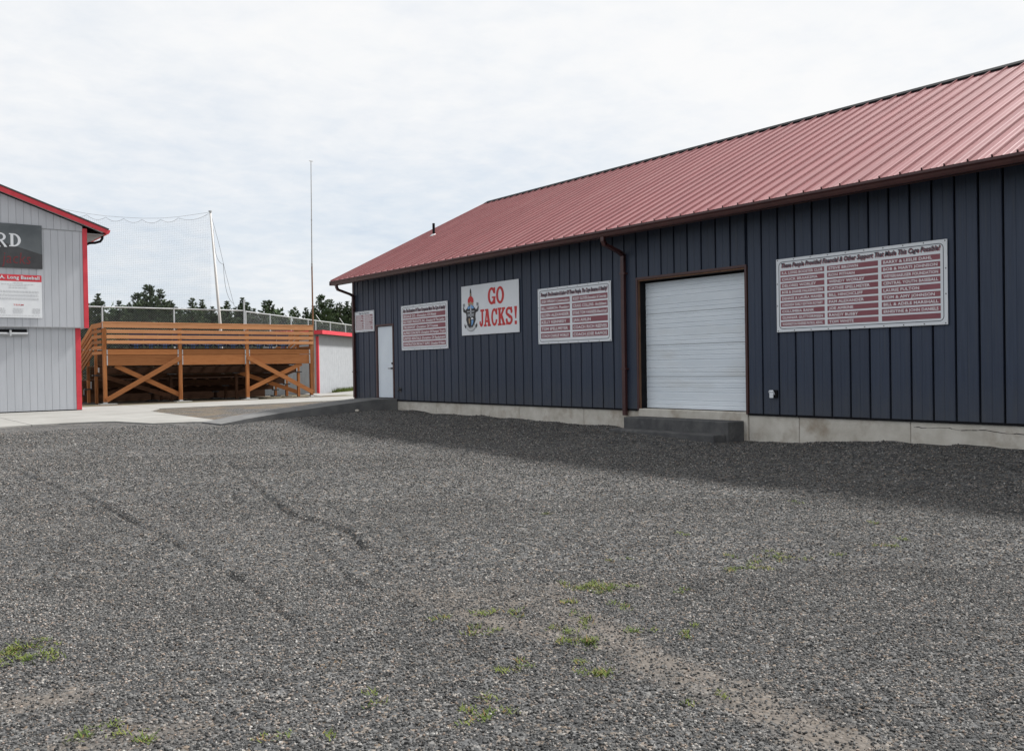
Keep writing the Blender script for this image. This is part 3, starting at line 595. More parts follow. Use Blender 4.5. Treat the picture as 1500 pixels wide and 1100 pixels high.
# slab serif lettering drawn from strokes, filled row by row
def raster(fn, w, h, rows=96, cols=160):
    b = B(); dy = h / rows; xs_ = (np.arange(cols) + .5) / cols
    for j in range(rows):
        v = (j + .5) / rows; inside = fn(xs_, np.full(cols, v)); i = 0
        while i < cols:
            if inside[i]:
                s = i
                while i < cols and inside[i]: i += 1
                b.add([(s / cols * w, j * dy, 0), (i / cols * w, j * dy, 0), (i / cols * w, (j + 1) * dy, 0), (s / cols * w, (j + 1) * dy, 0)], [(0, 1, 2, 3)])
            else: i += 1
    return b
def rect(x, y, x0, x1, y0, y1): return (x >= x0) & (x <= x1) & (y >= y0) & (y <= y1)
def ell(x, y, cx, cy, rx, ry): return ((x - cx) / rx) ** 2 + ((y - cy) / ry) ** 2 <= 1
def stroke(x, y, a, c, t):   # slanted bar of horizontal width t
    u = np.clip((y - a[1]) / (c[1] - a[1]), 0, 1); xc = a[0] + (c[0] - a[0]) * u
    return (np.abs(x - xc) <= t / 2) & (y >= min(a[1], c[1])) & (y <= max(a[1], c[1]))
T = .27
def gO(x, y): return ell(x, y, .5, .5, .5, .5) & ~ell(x, y, .5, .5, .5 - T, .5 - .15)
def gG(x, y):
    o = gO(x, y) & ~((x > .6) & (y > .40) & (y < .66))
    o = o & ~((x > .78) & (y < .2))
    return o | rect(x, y, .70, .96, 0.02, .44) | rect(x, y, .52, 1.0, .36, .46) | (rect(x, y, .76, .96, .62, .98))
def gC(x, y):
    o = gO(x, y) & ~((x > .55) & (y > .36) & (y < .66)); return o | rect(x, y, .76, .97, .62, .98) | (rect(x, y, .70, .95, .26, .36))
def gJ(x, y):
    a = rect(x, y, .45, .78, .25, 1) | rect(x, y, .22, 1.0, .88, 1)
    h = ell(x, y, .40, .27, .38, .27) & ~ell(x, y, .36, .34, .10, .16) & (y < .33); return a | h | ell(x, y, .16, .22, .16, .12)
def gA(x, y):
    return stroke(x, y, (.20, 0), (.46, 1), .20) | stroke(x, y, (.78, 0), (.52, 1), .30) | rect(x, y, .30, .70, .24, .36) | rect(x, y, 0, .42, 0, .11) | rect(x, y, .56, 1, 0, .11) | rect(x, y, .22, .62, .90, 1)
def gK(x, y):
    return rect(x, y, .10, .38, 0, 1) | rect(x, y, 0, .50, 0, .11) | rect(x, y, 0, .50, .89, 1) | (stroke(x, y, (.28, .36), (.80, .95), .26)) | (stroke(x, y, (.82, .05), (.46, .60), .30)) | rect(x, y, .56, 1, 0, .11) | rect(x, y, .56, .98, .89, 1)
def gS(x, y):
    up = ell(x, y, .5, .73, .5, .27) & ~ell(x, y, .5, .73, .22, .13) & ~((x > .5) & (y < .70))
    lo = ell(x, y, .5, .28, .5, .28) & ~ell(x, y, .5, .28, .22, .13) & ~((x < .5) & (y > .32))
    return up | lo | stroke(x, y, (.72, .36), (.28, .64), .40) | rect(x, y, .74, .94, .64, .99) | rect(x, y, .05, .25, .01, .36)
def gX(x, y): return (np.abs(x - .5) <= .18 + .28 * np.clip((y - .32) / .68, 0, 1)) & (y > .32) | rect(x, y, .14, .86, 0, .20)
def glyph(fn, parent, x, y, w, h, m, z, name='letter'):
    b = raster(fn, w, h); b.v = [(p[0] + x, p[1] + y, z) for p in b.v]; return obj(name, b, m, parent)
r, t = sign_base('team_sign', (SX, 18.30, 2.288), RIGHT_WALL, 2.315, 1.222, 'white sign with a crest and big red slab letters, between two donor signs', bolts=False)
for fn, x, w in ((gG, 1.12, .31), (gO, 1.45, .31)): glyph(fn, r, x, .70, w, .41, 'ink_red', t + .003)
for fn, x, w in ((gJ, .76, .20), (gA, .935, .29), (gC, 1.245, .25), (gK, 1.505, .295), (gS, 1.81, .265), (gX, 2.135, .115)): glyph(fn, r, x, .185, w, .42, 'ink_red', t + .003)
# crest: plume, red cap, mantling, axes, shield and scroll
def flat(name, polys, m, z):
    b = B()
    for i, p in enumerate(polys): b.add([(x, y, z + i * .0006) for x, y in p], [tuple(range(len(p)))])
    return obj(name, b, m, r)
def arc(cx, cy, rx, ry, a0, a1, n=14): return [(cx + rx * math.cos(R_(a0 + (a1 - a0) * k / n)), cy + ry * math.sin(R_(a0 + (a1 - a0) * k / n))) for k in range(n + 1)]
cx = .405
mir = lambda p: [(2 * cx - x, y) for x, y in p]
wing = [(cx - .02, .74), (.30, .72), (.18, .62), (.13, .66), (.10, .72), (.06, .67), (.09, .58), (.16, .56), (.20, .54), (.215, .47), (.20, .38), (.24, .30), (.30, .20), (.36, .165), (cx - .02, .15)]
flat('mantling', [wing, mir(wing)], 'ink_black', t + .003)
flat('mantling_blue', [[(.25, .665), (.34, .73), (cx - .015, .76), (cx - .015, .67), (.33, .645)], mir([(.25, .665), (.34, .73), (cx - .015, .76), (cx - .015, .67), (.33, .645)])], 'ink_blue', t + .006)
flat('band', [[(.245, .60), (.565, .60), (.555, .565), (.255, .565)], [(.26, .53), (.55, .53), (.54, .50), (.27, .50)], arc(cx, .44, .17, .07, 20, 160)], 'ink_grey', t + .006)
flat('plume', [[(cx - .03, .93), (cx - .035, 1.0), (cx - .03, 1.10), (cx, 1.16), (cx + .03, 1.10), (cx + .035, 1.0), (cx + .03, .93)]], 'ink_black', t + .003)
flat('plume_tip', [[(cx - .02, .95), (cx - .018, 1.03), (cx + .018, 1.03), (cx + .02, .95)]], 'ink_tan', t + .005)
flat('cap', [[(.28, .81), (.285, .88), (.33, .935), (cx, .975), (.48, .935), (.525, .88), (.53, .81), (.47, .785), (cx, .83), (.34, .785)]], 'ink_red', t + .005)
flat('cap_fold', [[(.285, .80), (.33, .785), (cx, .825), (.48, .785), (.525, .80), (.51, .74), (.45, .70), (cx, .765), (.36, .70), (.30, .74)]], 'ink_tan', t + .006)
axe = [(.075, .60), (.095, .60), (.115, .78), (.15, .80), (.165, .75), (.145, .70), (.115, .72), (.10, .80), (.08, .77)]
flat('axe', [axe, mir(axe)], 'ink_grey', t + .007)
flat('shield_field', [[(.285, .44), (.525, .44), (.525, .33), (.48, .25), (cx, .19), (.33, .25), (.285, .33)]], 'ink_black', t + .006)
flat('shield_blue', [[(.43, .37), (.515, .37), (.51, .31), (.47, .255), (.43, .225)]], 'ink_blue', t + .008)
flat('shield_white', [arc(.465, .385, .055, .05, 0, 180)], 'board', t + .009)
flat('shield_tan', [[(.31, .41), (.36, .42), (.37, .30), (.33, .27)]], 'ink_tan', t + .008)
sc = arc(cx, .33, .245, .24, 205, 335) + arc(cx, .36, .16, .18, 335, 205)
flat('scroll', [sc], 'ink_grey', t + .009)
flat('scroll_face', [arc(cx, .33, .232, .226, 212, 328) + arc(cx, .36, .172, .192, 328, 212)], 'ink_pale', t + .011)
for sgn in (-1, 1):
    flat('scroll_end', [[(cx + sgn * .20, .20), (cx + sgn * .25, .30), (cx + sgn * .27, .24), (cx + sgn * .23, .17)]], 'ink_black', t + .012)

# ================================================================== GREY BUILDING (left)
YF = 34.225; YU = 34.10; GO_ = (4.8, YF, .2)
gb = empty('grey_building', GO_, 'two-storey grey plank-sided building with red trim and a gable roof', 'building')
def G(name, b, m, parent=gb, **kw): return obj(name, b, m, parent, GO_, **kw)
XC = 1.9; xr = 7.56; xl = 2 * XC - xr
rk = lambda x: 6.62 + .358 * (8.213 - x)                     # top of the rake board, right half
b = B(); b.prism([(xl + .05, 0, 3.1), (xr - .05, 0, 3.1), (xr - .05, 0, 6.58), (XC, 0, rk(XC) - .34), (xl + .05, 0, 6.58)], (0, YU + .03, 0), (0, YF + 9.0, 0))
b.box(xl + .25, 7.30, YF + .03, YF + 8.9, .2, 3.0999); G('wall', b, 'grey')
b = B(); b.box(xl, 7.34, YF + .012, YF + .03, .2, .23); G('base_line', b, 'black')
g = .0035
def board(x0, x1, z0, z1, y): 
    b = B(); b.box(x0 + g, x1 - g, y, y + .028, z0, z1); G('siding_board', b, 'grey')
gw = .2297; gx0 = 5.013
k = -5
while gx0 + k * gw < 7.16:
    x0 = gx0 + k * gw; x1 = min(x0 + gw, 7.165)
    if x1 - x0 > .03: board(x0, x1, .235, 3.10, YF)
    k += 1
b = B(); b.box(xl + .25, gx0 - 5 * gw - g, YF, YF + .028, .235, 3.10); G('siding', b, 'grey')
gu0 = 5.04; k = -5
while gu0 + k * gw < 7.42:
    x0 = gu0 + k * gw; x1 = min(x0 + gw, 7.43)
    if x1 - x0 > .03:
        board(x0, x1, 3.125, 6.49, YU)
    k += 1
# gable boards above the flashing follow the rake
k = -5
while gu0 + .1 + k * gw < 7.42:
    x0 = gu0 + .1 + k * gw; x1 = min(x0 + gw, 7.5)
    b = B(); zt0, zt1 = rk(x0 + g) - .20, rk(x1 - g) - .20
    if x1 - x0 > .05: b.prism([(x0 + g, 0, 6.52), (x1 - g, 0, 6.52), (x1 - g, 0, zt1), (x0 + g, 0, zt0)], (0, YU - .006, 0), (0, YU + .028, 0)); G('siding_board', b, 'grey')
    k += 1
b = B(); b.prism([(xl, 0, 3.125), (gu0 - 5 * gw - g, 0, 3.125), (gu0 - 5 * gw - g, 0, rk(gu0 - 5 * gw) - .2), (XC, 0, rk(XC) - .3), (xl, 0, 6.5)], (0, YU, 0), (0, YU + .028, 0)); G('siding', b, 'grey')
b = B(); b.box(xl, 7.43, YU - .012, YU + .02, 6.492, 6.512); G('flashing_strip', b, 'soffit')
b = B(); b.box(xl, 7.55, YU - .004, YF + .02, 3.10, 3.122); G('overhang_soffit', b, 'soffit')
b = B(); b.bbox(7.167, 7.335, YF - .015, YF + .03, .215, 3.098, .004); b.box(7.305, 7.33, YF + .031, YF + .2, .22, 3.098); G('corner_trim', b, 'red')
b = B(); b.bbox(7.432, 7.585, YU - .02, YU + .03, 3.10, 6.62, .004); b.box(7.545, 7.58, YU + .031, YU + .2, 3.1, 6.6); G('corner_trim', b, 'red')
# roof, rake boards, soffits
b = B()
for sgn in (1, -1):
    X = lambda x: XC + sgn * (x - XC)
    pts = [(X(8.26), 0, rk(8.26)), (X(XC), 0, rk(XC)), (X(XC), 0, rk(XC) + .05), (X(8.28), 0, rk(8.28) + .05)]
    b.prism(pts, (0, YU - .235, 0), (0, YF + 9.4, 0))
G('roof', b, 'shingle')
for sgn in (1, -1):
    X = lambda x: XC + sgn * (x - XC); b = B()
    b.prism([(X(8.235), 0, rk(8.235) - .15), (X(XC), 0, rk(XC) - .20), (X(XC), 0, rk(XC) - .004), (X(8.235), 0, rk(8.235) - .004)], (0, YU - .215, 0), (0, YU - .175, 0)); G('rake_board', b, 'red')
    b = B(); b.prism([(X(8.1), 0, rk(8.1) - .15), (X(XC), 0, rk(XC) - .15), (X(XC), 0, rk(XC) - .12), (X(8.1), 0, rk(8.1) - .12)], (0, YU - .173, 0), (0, YU + .03, 0)); G('soffit', b, 'soffit')
b = B(); b.box(7.56, 8.17, YU + .03, YF + 9.3, 6.45, 6.47); G('eave_soffit', b, 'soffit')
b = B(); b.prism([(8.18, 0, 6.46), (8.26, 0, 6.46), (8.30, 0, 6.52), (8.32, 0, 6.60), (8.18, 0, 6.60)], (0, YU - .22, 0), (0, YF + 9.3, 0)); G('gutter', b, 'red')
yd = YU + .42; b = B(); b.tube([(8.2, yd, 6.46), (8.19, yd, 6.36), (8.12, yd, 6.26), (7.95, yd, 6.20), (7.75, yd, 6.17), (7.60, yd, 6.08), (7.585, yd, 5.8)], .045, 8); b.box(7.53, 7.61, yd - .04, yd + .04, 3.15, 5.85); G('downspout', b, 'black')
b = B(); b.tube([(1.5, YF - .10, 2.87), (5.66, YF - .10, 2.87)], .055, 10); rr = G('shutter_rail', b, 'soffit', smooth=False)
b = B(); b.box(5.10, 5.16, YF - .16, YF - .002, 2.80, 3.0); G('rail_bracket', b, 'galv', rr)
b = B(); b.box(1.5, 5.64, YF - .05, YF - .003, 2.92, 3.03); G('rail_backing', b, 'black', rr)
# banner and poster
w = 4.2; r, t = sign_base('banner', (6.14 - w, YU - .026, 5.105), LEFT_WALL, w, 1.495, 'grey banner with big white serif letters and dark red script, left building', m='banner', bolts=False, cat='banner')
hill = [(0, .002), (w, .002), (w, .50), (w - .35, .60), (w - .75, .72), (w - 1.2, .85), (w - 1.7, .80), (w - 2.4, .6), (0, .3)]
b = B(); b.add([(x, y, t + .002) for x, y in hill], [tuple(range(len(hill)))]); obj('hill_print', b, 'banner_hill', r)
def gR(x, y):
    bowl = ell(x, y, .48, .72, .42, .28) & ~ell(x, y, .46, .72, .22, .19) & (x > .2); return rect(x, y, .12, .34, 0, 1) | rect(x, y, 0, .46, 0, .07) | rect(x, y, 0, .4, .93, 1) | bowl | stroke(x, y, (.92, 0), (.46, .5), .22) | rect(x, y, .74, 1.06, 0, .05)
def gD(x, y):
    bowl = ell(x, y, .36, .5, .62, .5) & ~ell(x, y, .36, .5, .38, .40) & (x > .25); return rect(x, y, .12, .36, 0, 1) | rect(x, y, 0, .4, 0, .08) | rect(x, y, 0, .4, .92, 1) | bowl
glyph(gD, r, w - 1.0, .72, .36, .44, 'board', t + .004); glyph(gR, r, w - 1.42, .69, .36, .47, 'board', t + .004)
text('jacks', r, w - .36, .15, .86, .40, 'ink_dull', t + .004, bold=-.004, shear=.12, align='R', natural=1.25)
w = 4.2; h = 1.46; r, t = sign_base('poster', (6.10 - w, YU - .026, 3.42), LEFT_WALL, w, h, 'white printed poster with a red heading strip below the grey banner', m='paper', bolts=False, cat='poster')
b = B(); b.box(0, w, h - .225, h, t + .0005, t + .002); obj('heading_strip', b, 'red', r)
text('R.A. Long Baseball', r, w - .06, h - .155, 1.35, .12, 'ink', t + .004, 'heading', .035, 0, align='R', natural=1.05)
text('R.A. Long Baseball', r, w - .065, h - .150, 1.35, .12, 'board', t + .006, 'heading', .015, 0, align='R', natural=1.05)
text('TEAM', r, w - .72, .41, .4, .055, 'ink_red', t + .004, 'heading', .01, align='C', natural=1.6)
b = B()
def dashes(x0, x1, y, hh, dens=.8):
    x = x0
    while x < x1:
        l = rng.uniform(.03, .09); b.box(x, min(x + l, x1), y, y + hh, t + .0015, t + .003); x += l + .02 / dens
for y, ww in ((1.17, .14), (1.12, .5), (1.07, .28)): dashes(w - .72 - ww, w - .72 + ww, y, .022)
dashes(w - 1.0, w - .44, 1.0, .03)
for k_ in range(3):
    for q in range(3): dashes(w - 2.2, w - .10, .90 - k_ * .12 - q * .026, .014)
for c_, ww in ((w - .18, .14), (w - .72, .18), (w - 1.25, .16)):
    for q in range(7): dashes(c_ - ww * rng.uniform(.6, 1), c_ + ww * rng.uniform(.6, 1), .31 - q * .027, .014)
dashes(w - 2.2, w - .08, .07, .016)
obj('small_print', b, 'ink_pale', r, kind='stuff')

# ================================================================== GRANDSTAND
YB = 39.57; XP = [9.38, 12.47, 15.49, 18.65]; GS = (14.0, YB, .2)
gs = empty('wooden_grandstand', GS, 'orange-stained wooden grandstand deck with railing and cross braces', 'grandstand')
def D(name, b, m, parent=gs, **kw): return obj(name, b, m, parent, GS, **kw)
ROWS = [(YB, 2.235, 1.80), (41.04, 1.73, 1.43), (42.45, 1.12, .82), (43.85, .77, .52)]
def post(x, y, z0, z1, s=.14, m='wood_z'):
    b = B(); b.bbox(x - s / 2, x + s / 2, y - s / 2, y + s / 2, z0, z1, .006); return D('post', b, m)
for x in XP:
    p = post(x, YB, .24, 3.37)
    b = B(); b.box(x - .075, x + .075, YB - .076, YB + .076, .20, .28); D('post_base', b, 'galv', p)
    b = B(); b.bbox(x - .25, x + .42, YB - .24, YB + .2, .14, .215, .01); D('pier_block', b, 'walk', p)
for (y, zt_, zb_) in ROWS[1:]:
    for x in XP:
        xx = x if x in (XP[0], XP[3]) else x + .03
        p = post(xx, y, .14, zb_ if x not in (XP[0], XP[3]) else zt_ + .05, .12, 'wood_z' if x in (XP[0], XP[3]) else 'wood_shaded')
        b = B(); b.box(xx - .20, xx + .20, y - .2, y + .2, .10, .19); D('pier_block', b, 'step', p)  # inner blocks in darker concrete than the front ones, painting in the shade
        b = B(); b.box(xx - .16, xx + .16, y - .07, y + .07, zb_ - .055, zb_ - .002); D('beam_bracket', b, 'lever', p)  # galvanised plate coloured as dark metal to imitate the shade here
# front rim: two stacked boards per bay, hung in steel hangers
for a, c in zip(XP[:-1], XP[1:]):
    for z0, z1 in ((2.252, 2.48), (1.80, 2.236)):
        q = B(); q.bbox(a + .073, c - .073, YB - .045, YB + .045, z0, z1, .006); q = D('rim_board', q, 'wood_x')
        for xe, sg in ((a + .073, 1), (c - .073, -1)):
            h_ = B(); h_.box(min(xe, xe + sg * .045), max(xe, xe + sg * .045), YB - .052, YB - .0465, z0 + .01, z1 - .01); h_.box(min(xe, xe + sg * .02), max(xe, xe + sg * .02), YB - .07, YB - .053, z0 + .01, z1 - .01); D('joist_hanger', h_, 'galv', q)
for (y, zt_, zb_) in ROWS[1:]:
    b = B(); b.bbox(XP[0] + .065, XP[3] - .065, y - .045, y + .045, zb_, zt_, .006); q = D('beam', b, 'wood_shaded')
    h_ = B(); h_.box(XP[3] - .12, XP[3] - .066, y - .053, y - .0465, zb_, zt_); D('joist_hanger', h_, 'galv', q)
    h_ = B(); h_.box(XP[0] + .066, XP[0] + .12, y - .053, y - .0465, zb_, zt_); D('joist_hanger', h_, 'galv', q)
# railing in front
def railrow(z0, z1, t=.04, m='wood_rail', y=YB - .072):
    seams = [9.31, 14.2, 18.73] if z1 > 3.5 else [9.45, 12.47, 18.73]
    for a, c in zip(seams[:-1], seams[1:]):
        b = B(); b.bbox(a + .002, c - .002, y - t, y, z0, z1, .005); D('rail', b, m)
railrow(3.385, 3.59); railrow(3.155, 3.305); railrow(2.925, 3.078); railrow(2.715, 2.852)
b = B(); b.bbox(9.30, 18.74, YB - .12, YB + .09, 3.592, 3.63, .005); D('rail_cap', b, 'wood_rail')
# braces
def brace(a, c, m='wood_x', w=.045, h=.19):
    b = B(); b.beam(a, c, w, h); D('brace', b, m)
yf = YB - .073 - .024
brace((XP[0] + .02, yf, .36), (XP[1] + .02, yf, 2.12)); brace((XP[0] + .45, YB + .10, 1.80), (XP[1] - .02, YB + .10, .50))
brace((XP[2] - .02, yf, 2.12), (XP[3] + .03, yf, .42)); brace((XP[2] + .06, YB + .10, .62), (XP[3] - .45, YB + .10, 1.80))
brace((XP[0], 41.15, .40), (XP[1], 41.15, 1.45), 'wood_shaded'); brace((XP[0], 41.0, 1.45), (XP[1], 41.0, .40), 'wood_shaded')
brace((XP[2], 41.15, 1.50), (XP[3], 41.15, .40)); brace((XP[2], 41.0, .4), (XP[3] - .2, 41.0, 1.5), 'wood_shaded')
# tiers: deck boards, risers and joists
TIERS = [(YB + .06, 40.98, 2.49), (41.04, 42.40, 1.76), (42.45, 43.82, 1.16), (43.85, 45.3, .80)]
for y0, y1, z in TIERS:
    n = int((y1 - y0) / .15)
    for i in range(n):
        b = B(); b.box(XP[0] - .04, XP[3] + .04, y0 + i * .15, y0 + i * .15 + .147, z, z + .038); D('deck_board', b, 'wood_shaded')
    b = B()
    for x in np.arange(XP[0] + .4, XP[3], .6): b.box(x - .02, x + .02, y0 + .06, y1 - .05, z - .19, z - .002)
    D('joists', b, 'wood_shaded', kind='stuff')
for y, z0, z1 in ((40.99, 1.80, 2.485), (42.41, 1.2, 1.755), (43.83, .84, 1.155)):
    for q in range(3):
        h_ = (z1 - z0) / 3; b = B(); b.box(XP[0] + .08, XP[3] - .08, y, y + .03, z0 + q * h_ + .003, z0 + (q + 1) * h_ - .003); D('riser_board', b, 'wood_shaded')
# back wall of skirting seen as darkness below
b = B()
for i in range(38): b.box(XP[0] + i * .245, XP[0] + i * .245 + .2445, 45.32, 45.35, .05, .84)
D('skirting', b, 'wood_shaded', kind='stuff')
# side railings: level over the top tier, then falling with the tiers
for x, sg in ((XP[0], -1), (XP[3], 1)):
    xx = x + sg * .09
    for dz, hh in ((0, .20), (-.245, .13), (-.475, .13), (-.70, .13), (-.93, .13), (-1.15, .13)):
        b = B(); z = 3.49 + dz
        b.beam((xx, YB + .02, z), (xx, 41.2, z), .04, hh); D('rail', b, 'wood_x')
        b = B(); b.beam((xx, 41.2, z), (xx, 44.6, z - 1.17), .04, hh); D('rail', b, 'wood_x')
    for (y, zt_, zb_) in ROWS[1:]:
        zz_ = 3.4 - max(0, y - 41.2) * .344
        b = B(); b.box(x - .055, x + .055, y - .055, y + .055, zt_ + .052, zz_); D('post', b, 'wood_z')
# aisle handrail on the right, pale steel
b = B(); b.tube([(17.9, 40.6, 3.35), (17.9, 41.4, 3.3), (17.9, 43.6, 2.1)], .025, 6)
b.tube([(17.9, 40.6, 3.35), (17.9, 40.6, 2.53)], .025, 6); b.tube([(17.9, 42.3, 2.82), (17.9, 42.3, 1.8)], .025, 6)
D('handrail', b, 'galv')

# seats
def make_seat(i):
    r = empty('stadium_seat', (0, 0, 0), '', 'seat', 'navy folding seats behind the wooden railing')
    b = B(); pr = [(-.27, .10), (.27, .10), (.285, .34), (.285, .74), (.24, .82), (-.24, .82), (-.285, .74), (-.285, .34)]
    b.prism([(x, 0, z) for x, z in pr], (0, -.03, 0), (0, .02, 0)); obj('backrest', b, 'seat', r)
    b = B(); b.bbox(-.26, .26, .03, .12, .16, .66, .02); b.tube([(-.22, -.03, .21), (-.12, -.05, .15), (.12, -.05, .15), (.22, -.03, .21)], .022, 6); obj('seat', b, 'seat', r)
    for s in (-1, 1):
        b = B(); b.box(s * .05 - .024, s * .05 + .024, -.052, -.032, .0, .26); b.box(s * .05 - .03, s * .05 + .03, -.06, .08, .0, .012); obj('bracket', b, 'seat_blue', r)
    return r
s0 = make_seat(0); xsx = [10.85 + .61 * i for i in range(12)]
ORD = ['leftmost', 'second', 'third', 'fourth', 'fifth', 'sixth', 'seventh', 'eighth', 'ninth', 'tenth', 'eleventh', 'rightmost']
for i, x in enumerate(xsx):
    s = s0 if i == 0 else copy_tree(s0); s.location = (x, 40.35 + rng.uniform(-.02, .02), 2.528)
    s['label'] = ('%s navy folding seat in the row behind the wooden railing' % ORD[i]) if i in (0, 11) else ('%s navy folding seat from the left behind the wooden railing' % ORD[i])

# ================================================================== DUGOUT
c0 = Vector((22.6, 47.0, .1)); e1 = Vector((-.68, .73, 0)).normalized(); e2 = Vector((.73, .68, 0)).normalized()
DM = Matrix(((e2.x, e1.x, 0), (e2.y, e1.y, 0), (0, 0, 1)))       # local x along the long face, y along the short face
du = empty('dugout', c0, 'low grey dugout with a red roof edge and red corner trim', 'dugout', None, DM)
def U(name, b, m, **kw): return obj(name, b, m, du, **kw)
b = B(); b.box(.03, 9.0, .03, 3.3, -.1, 3.45); U('wall', b, 'grey_low')
for i in range(28):
    b = B(); b.box(.10 + i * .32, .10 + i * .32 + .312, 0, .028, 0, 3.4); U('siding_board', b, 'grey_low')
for i in range(14):
    b = B(); b.box(0, .028, .12 + i * .23, .12 + i * .23 + .222, 0, 3.4); U('siding_board', b, 'grey_low')
b = B(); b.box(-.03, .095, -.03, -.002, 0, 3.3); b.box(-.03, -.002, -.001, .11, 0, 3.3); U('corner_trim', b, 'red')
b = B(); b.box(-.33, 9.4, -.38, 3.7, 3.46, 3.60); U('roof', b, 'shingle')
b = B(); b.box(-.34, 9.4, -.42, -.385, 3.42, 3.64); U('fascia', b, 'red')
b = B(); b.box(-.37, -.335, -.42, 3.7, 3.42, 3.64); U('fascia', b, 'red')
# a fringe of grass along its foot
b = B(); rg = random.Random(3)
for i in range(2600):
    u = rg.uniform(1.6, 6.5); vv = -rg.uniform(.15, .9) ; hgt = rg.uniform(.10, .38) * (1 - .4 * abs(vv + .5)); p = c0 + e2 * u + e1 * vv; p.z = .10
    a = rg.uniform(0, 6.28); d = Vector((math.cos(a), math.sin(a), 0)); ln = Vector((rg.uniform(-.1, .1), rg.uniform(-.1, .1), hgt))
    b.add([p - d * .012, p + d * .012, p + ln], [(0, 1, 2)])
obj('grass_fringe', b, 'weed', recalc=False, kind='stuff')

# ================================================================== CHAIN LINK FENCES, NET, POLES
def wires(b, p0, d, length, z0, z1, s=.085, r=.0042):
    """diamond mesh of thin square wires on a vertical plane"""
    H = z1 - z0; nr = Vector((-d.y, d.x, 0))
    for sg in (1, -1):
        t = -H
        while t < length + H:
            # line (u, z): z = z0 + (u - t) * sg style, clipped to the panel
            if sg == 1: ua, ub, za, zb = t, t + H, z0, z1
            else: ua, ub, za, zb = t, t + H, z1, z0
            if ub > 0 and ua < length:
                fa = max(0, -ua) / H; fb = min(1, (length - ua) / H)
                A = p0 + d * (ua + H * fa); A.z = za + (zb - za) * fa; Z = p0 + d * (ua + H * fb); Z.z = za + (zb - za) * fb
                dr = (Z - A).normalized(); sd = dr.cross(nr).normalized() * r; o = nr * (r if sg == 1 else -r)
                b.add([A - sd + o, A + sd + o, Z + sd + o, Z - sd + o], [(0, 1, 2, 3)])
            t += s * 1.4142
    return b
def fence(name, p0, d, posts, z0, ztop, label, tall=()):
    p0 = Vector(p0); r = empty(name, (p0.x, p0.y, z0), label, 'fence')
    off = (p0.x, p0.y, z0)
    for u in posts:
        q = p0 + d * u; b = B(); zt_ = ztop + (.6 if u in tall else .06)
        b.tube([(q.x, q.y, z0), (q.x, q.y, zt_)], .05 if u in tall else .042, 8); obj('post', b, 'galv', r, off)
    a = p0 + d * posts[0]; c = p0 + d * posts[-1]
    for z in (ztop, (z0 + ztop) / 2 + .2):
        b = B(); b.tube([(a.x, a.y, z), (c.x, c.y, z)], .036, 8); obj('top_rail' if z == ztop else 'middle_rail', b, 'galv', r, off)
    b = wires(B(), Vector((a.x, a.y, 0)) , d, posts[-1] - posts[0], max(z0, .2), ztop - .03); obj('wire_mesh', b, 'mesh', r, off, recalc=False, kind='stuff')
    return r
dX = Vector((1, 0, 0))
f1 = fence('chain_link_fence', (10.9, 47.3, .1), dX, [-7.4, -3.6, 0.25, 3.74, 7.5], .1, 4.78, 'grey chain-link fence running straight behind the grandstand', tall=(7.5,))
f2 = fence('chain_link_fence', (18.46, 47.42, .1), e2, [0.15, 3.3, 6.35, 9.1, 10.4, 13.1, 16.2, 19.2], .1, 4.75, 'grey chain-link fence angling away above the dugout roof')
for u, s in ((11.6, 1), (16.2, 1)):
    q = Vector((18.46, 47.42, 0)) + e2 * u; b = B(); b.tube([(q.x, q.y, 4.6), (q.x - .42, q.y + .1, 5.2)], .028, 6); obj('outrigger', b, 'galv', f2, (18.46, 47.42, .1))
# net pole and net
np0 = empty('net_pole', (17.15, 47.28, .1), 'leaning pale grey pole that holds up the backstop net', 'pole')
b = B(); b.tube([(17.16, 47.2, .1), (17.03, 47.2, 3.9), (16.61, 47.2, 10.0)], [.085, .078, .052], 10); obj('shaft', b, 'pole', np0, (17.15, 47.28, .1), smooth=True)
b = B(); b.tube([(16.61, 47.2, 9.98), (16.607, 47.2, 10.06)], .09, 10); obj('cap', b, 'galv', np0, (17.15, 47.28, .1))
npz = empty('backstop_net', (12.5, 47.3, 4.8), 'thin grey backstop net hanging in scallops from its cable', 'net')
NO = (12.5, 47.3, 4.8)
TOP = [(6.0, 10.0), (8.52, 9.62), (9.71, 9.44), (10.53, 9.35), (11.41, 9.31), (12.25, 9.32), (13.14, 9.35), (14.07, 9.44), (14.95, 9.59), (16.55, 9.97)]
b = B(); b.tube([(x, 47.3, z) for x, z in TOP], .008, 5); obj('cable', b, 'rope', npz, NO)
sca = []
for (x0, z0), (x1, z1) in zip(TOP[:-1], TOP[1:]):
    for q in range(8):
        u = q / 8; sca.append((x0 + (x1 - x0) * u, 47.3, z0 + (z1 - z0) * u - .06 - .20 * min(1.0, (x1 - x0)) * (1 - (2 * u - 1) ** 2)))
sca.append((16.55, 47.3, 9.9))
b = B(); b.tube(sca, .009, 5); obj('edge_rope', b, 'rope', npz, NO)
sxz = [p[0] for p in sca]; szz = [p[2] for p in sca]
b = B(); w_ = .0018
x = 6.2
while x < 16.55:
    zt_ = float(np.interp(x, sxz, szz)); xb = x + .0; b.add([(x - w_, 47.3, zt_), (x + w_, 47.3, zt_), (x + w_, 47.3, 4.82), (x - w_, 47.3, 4.82)], [(0, 1, 2, 3)]); x += .09
z = 4.9
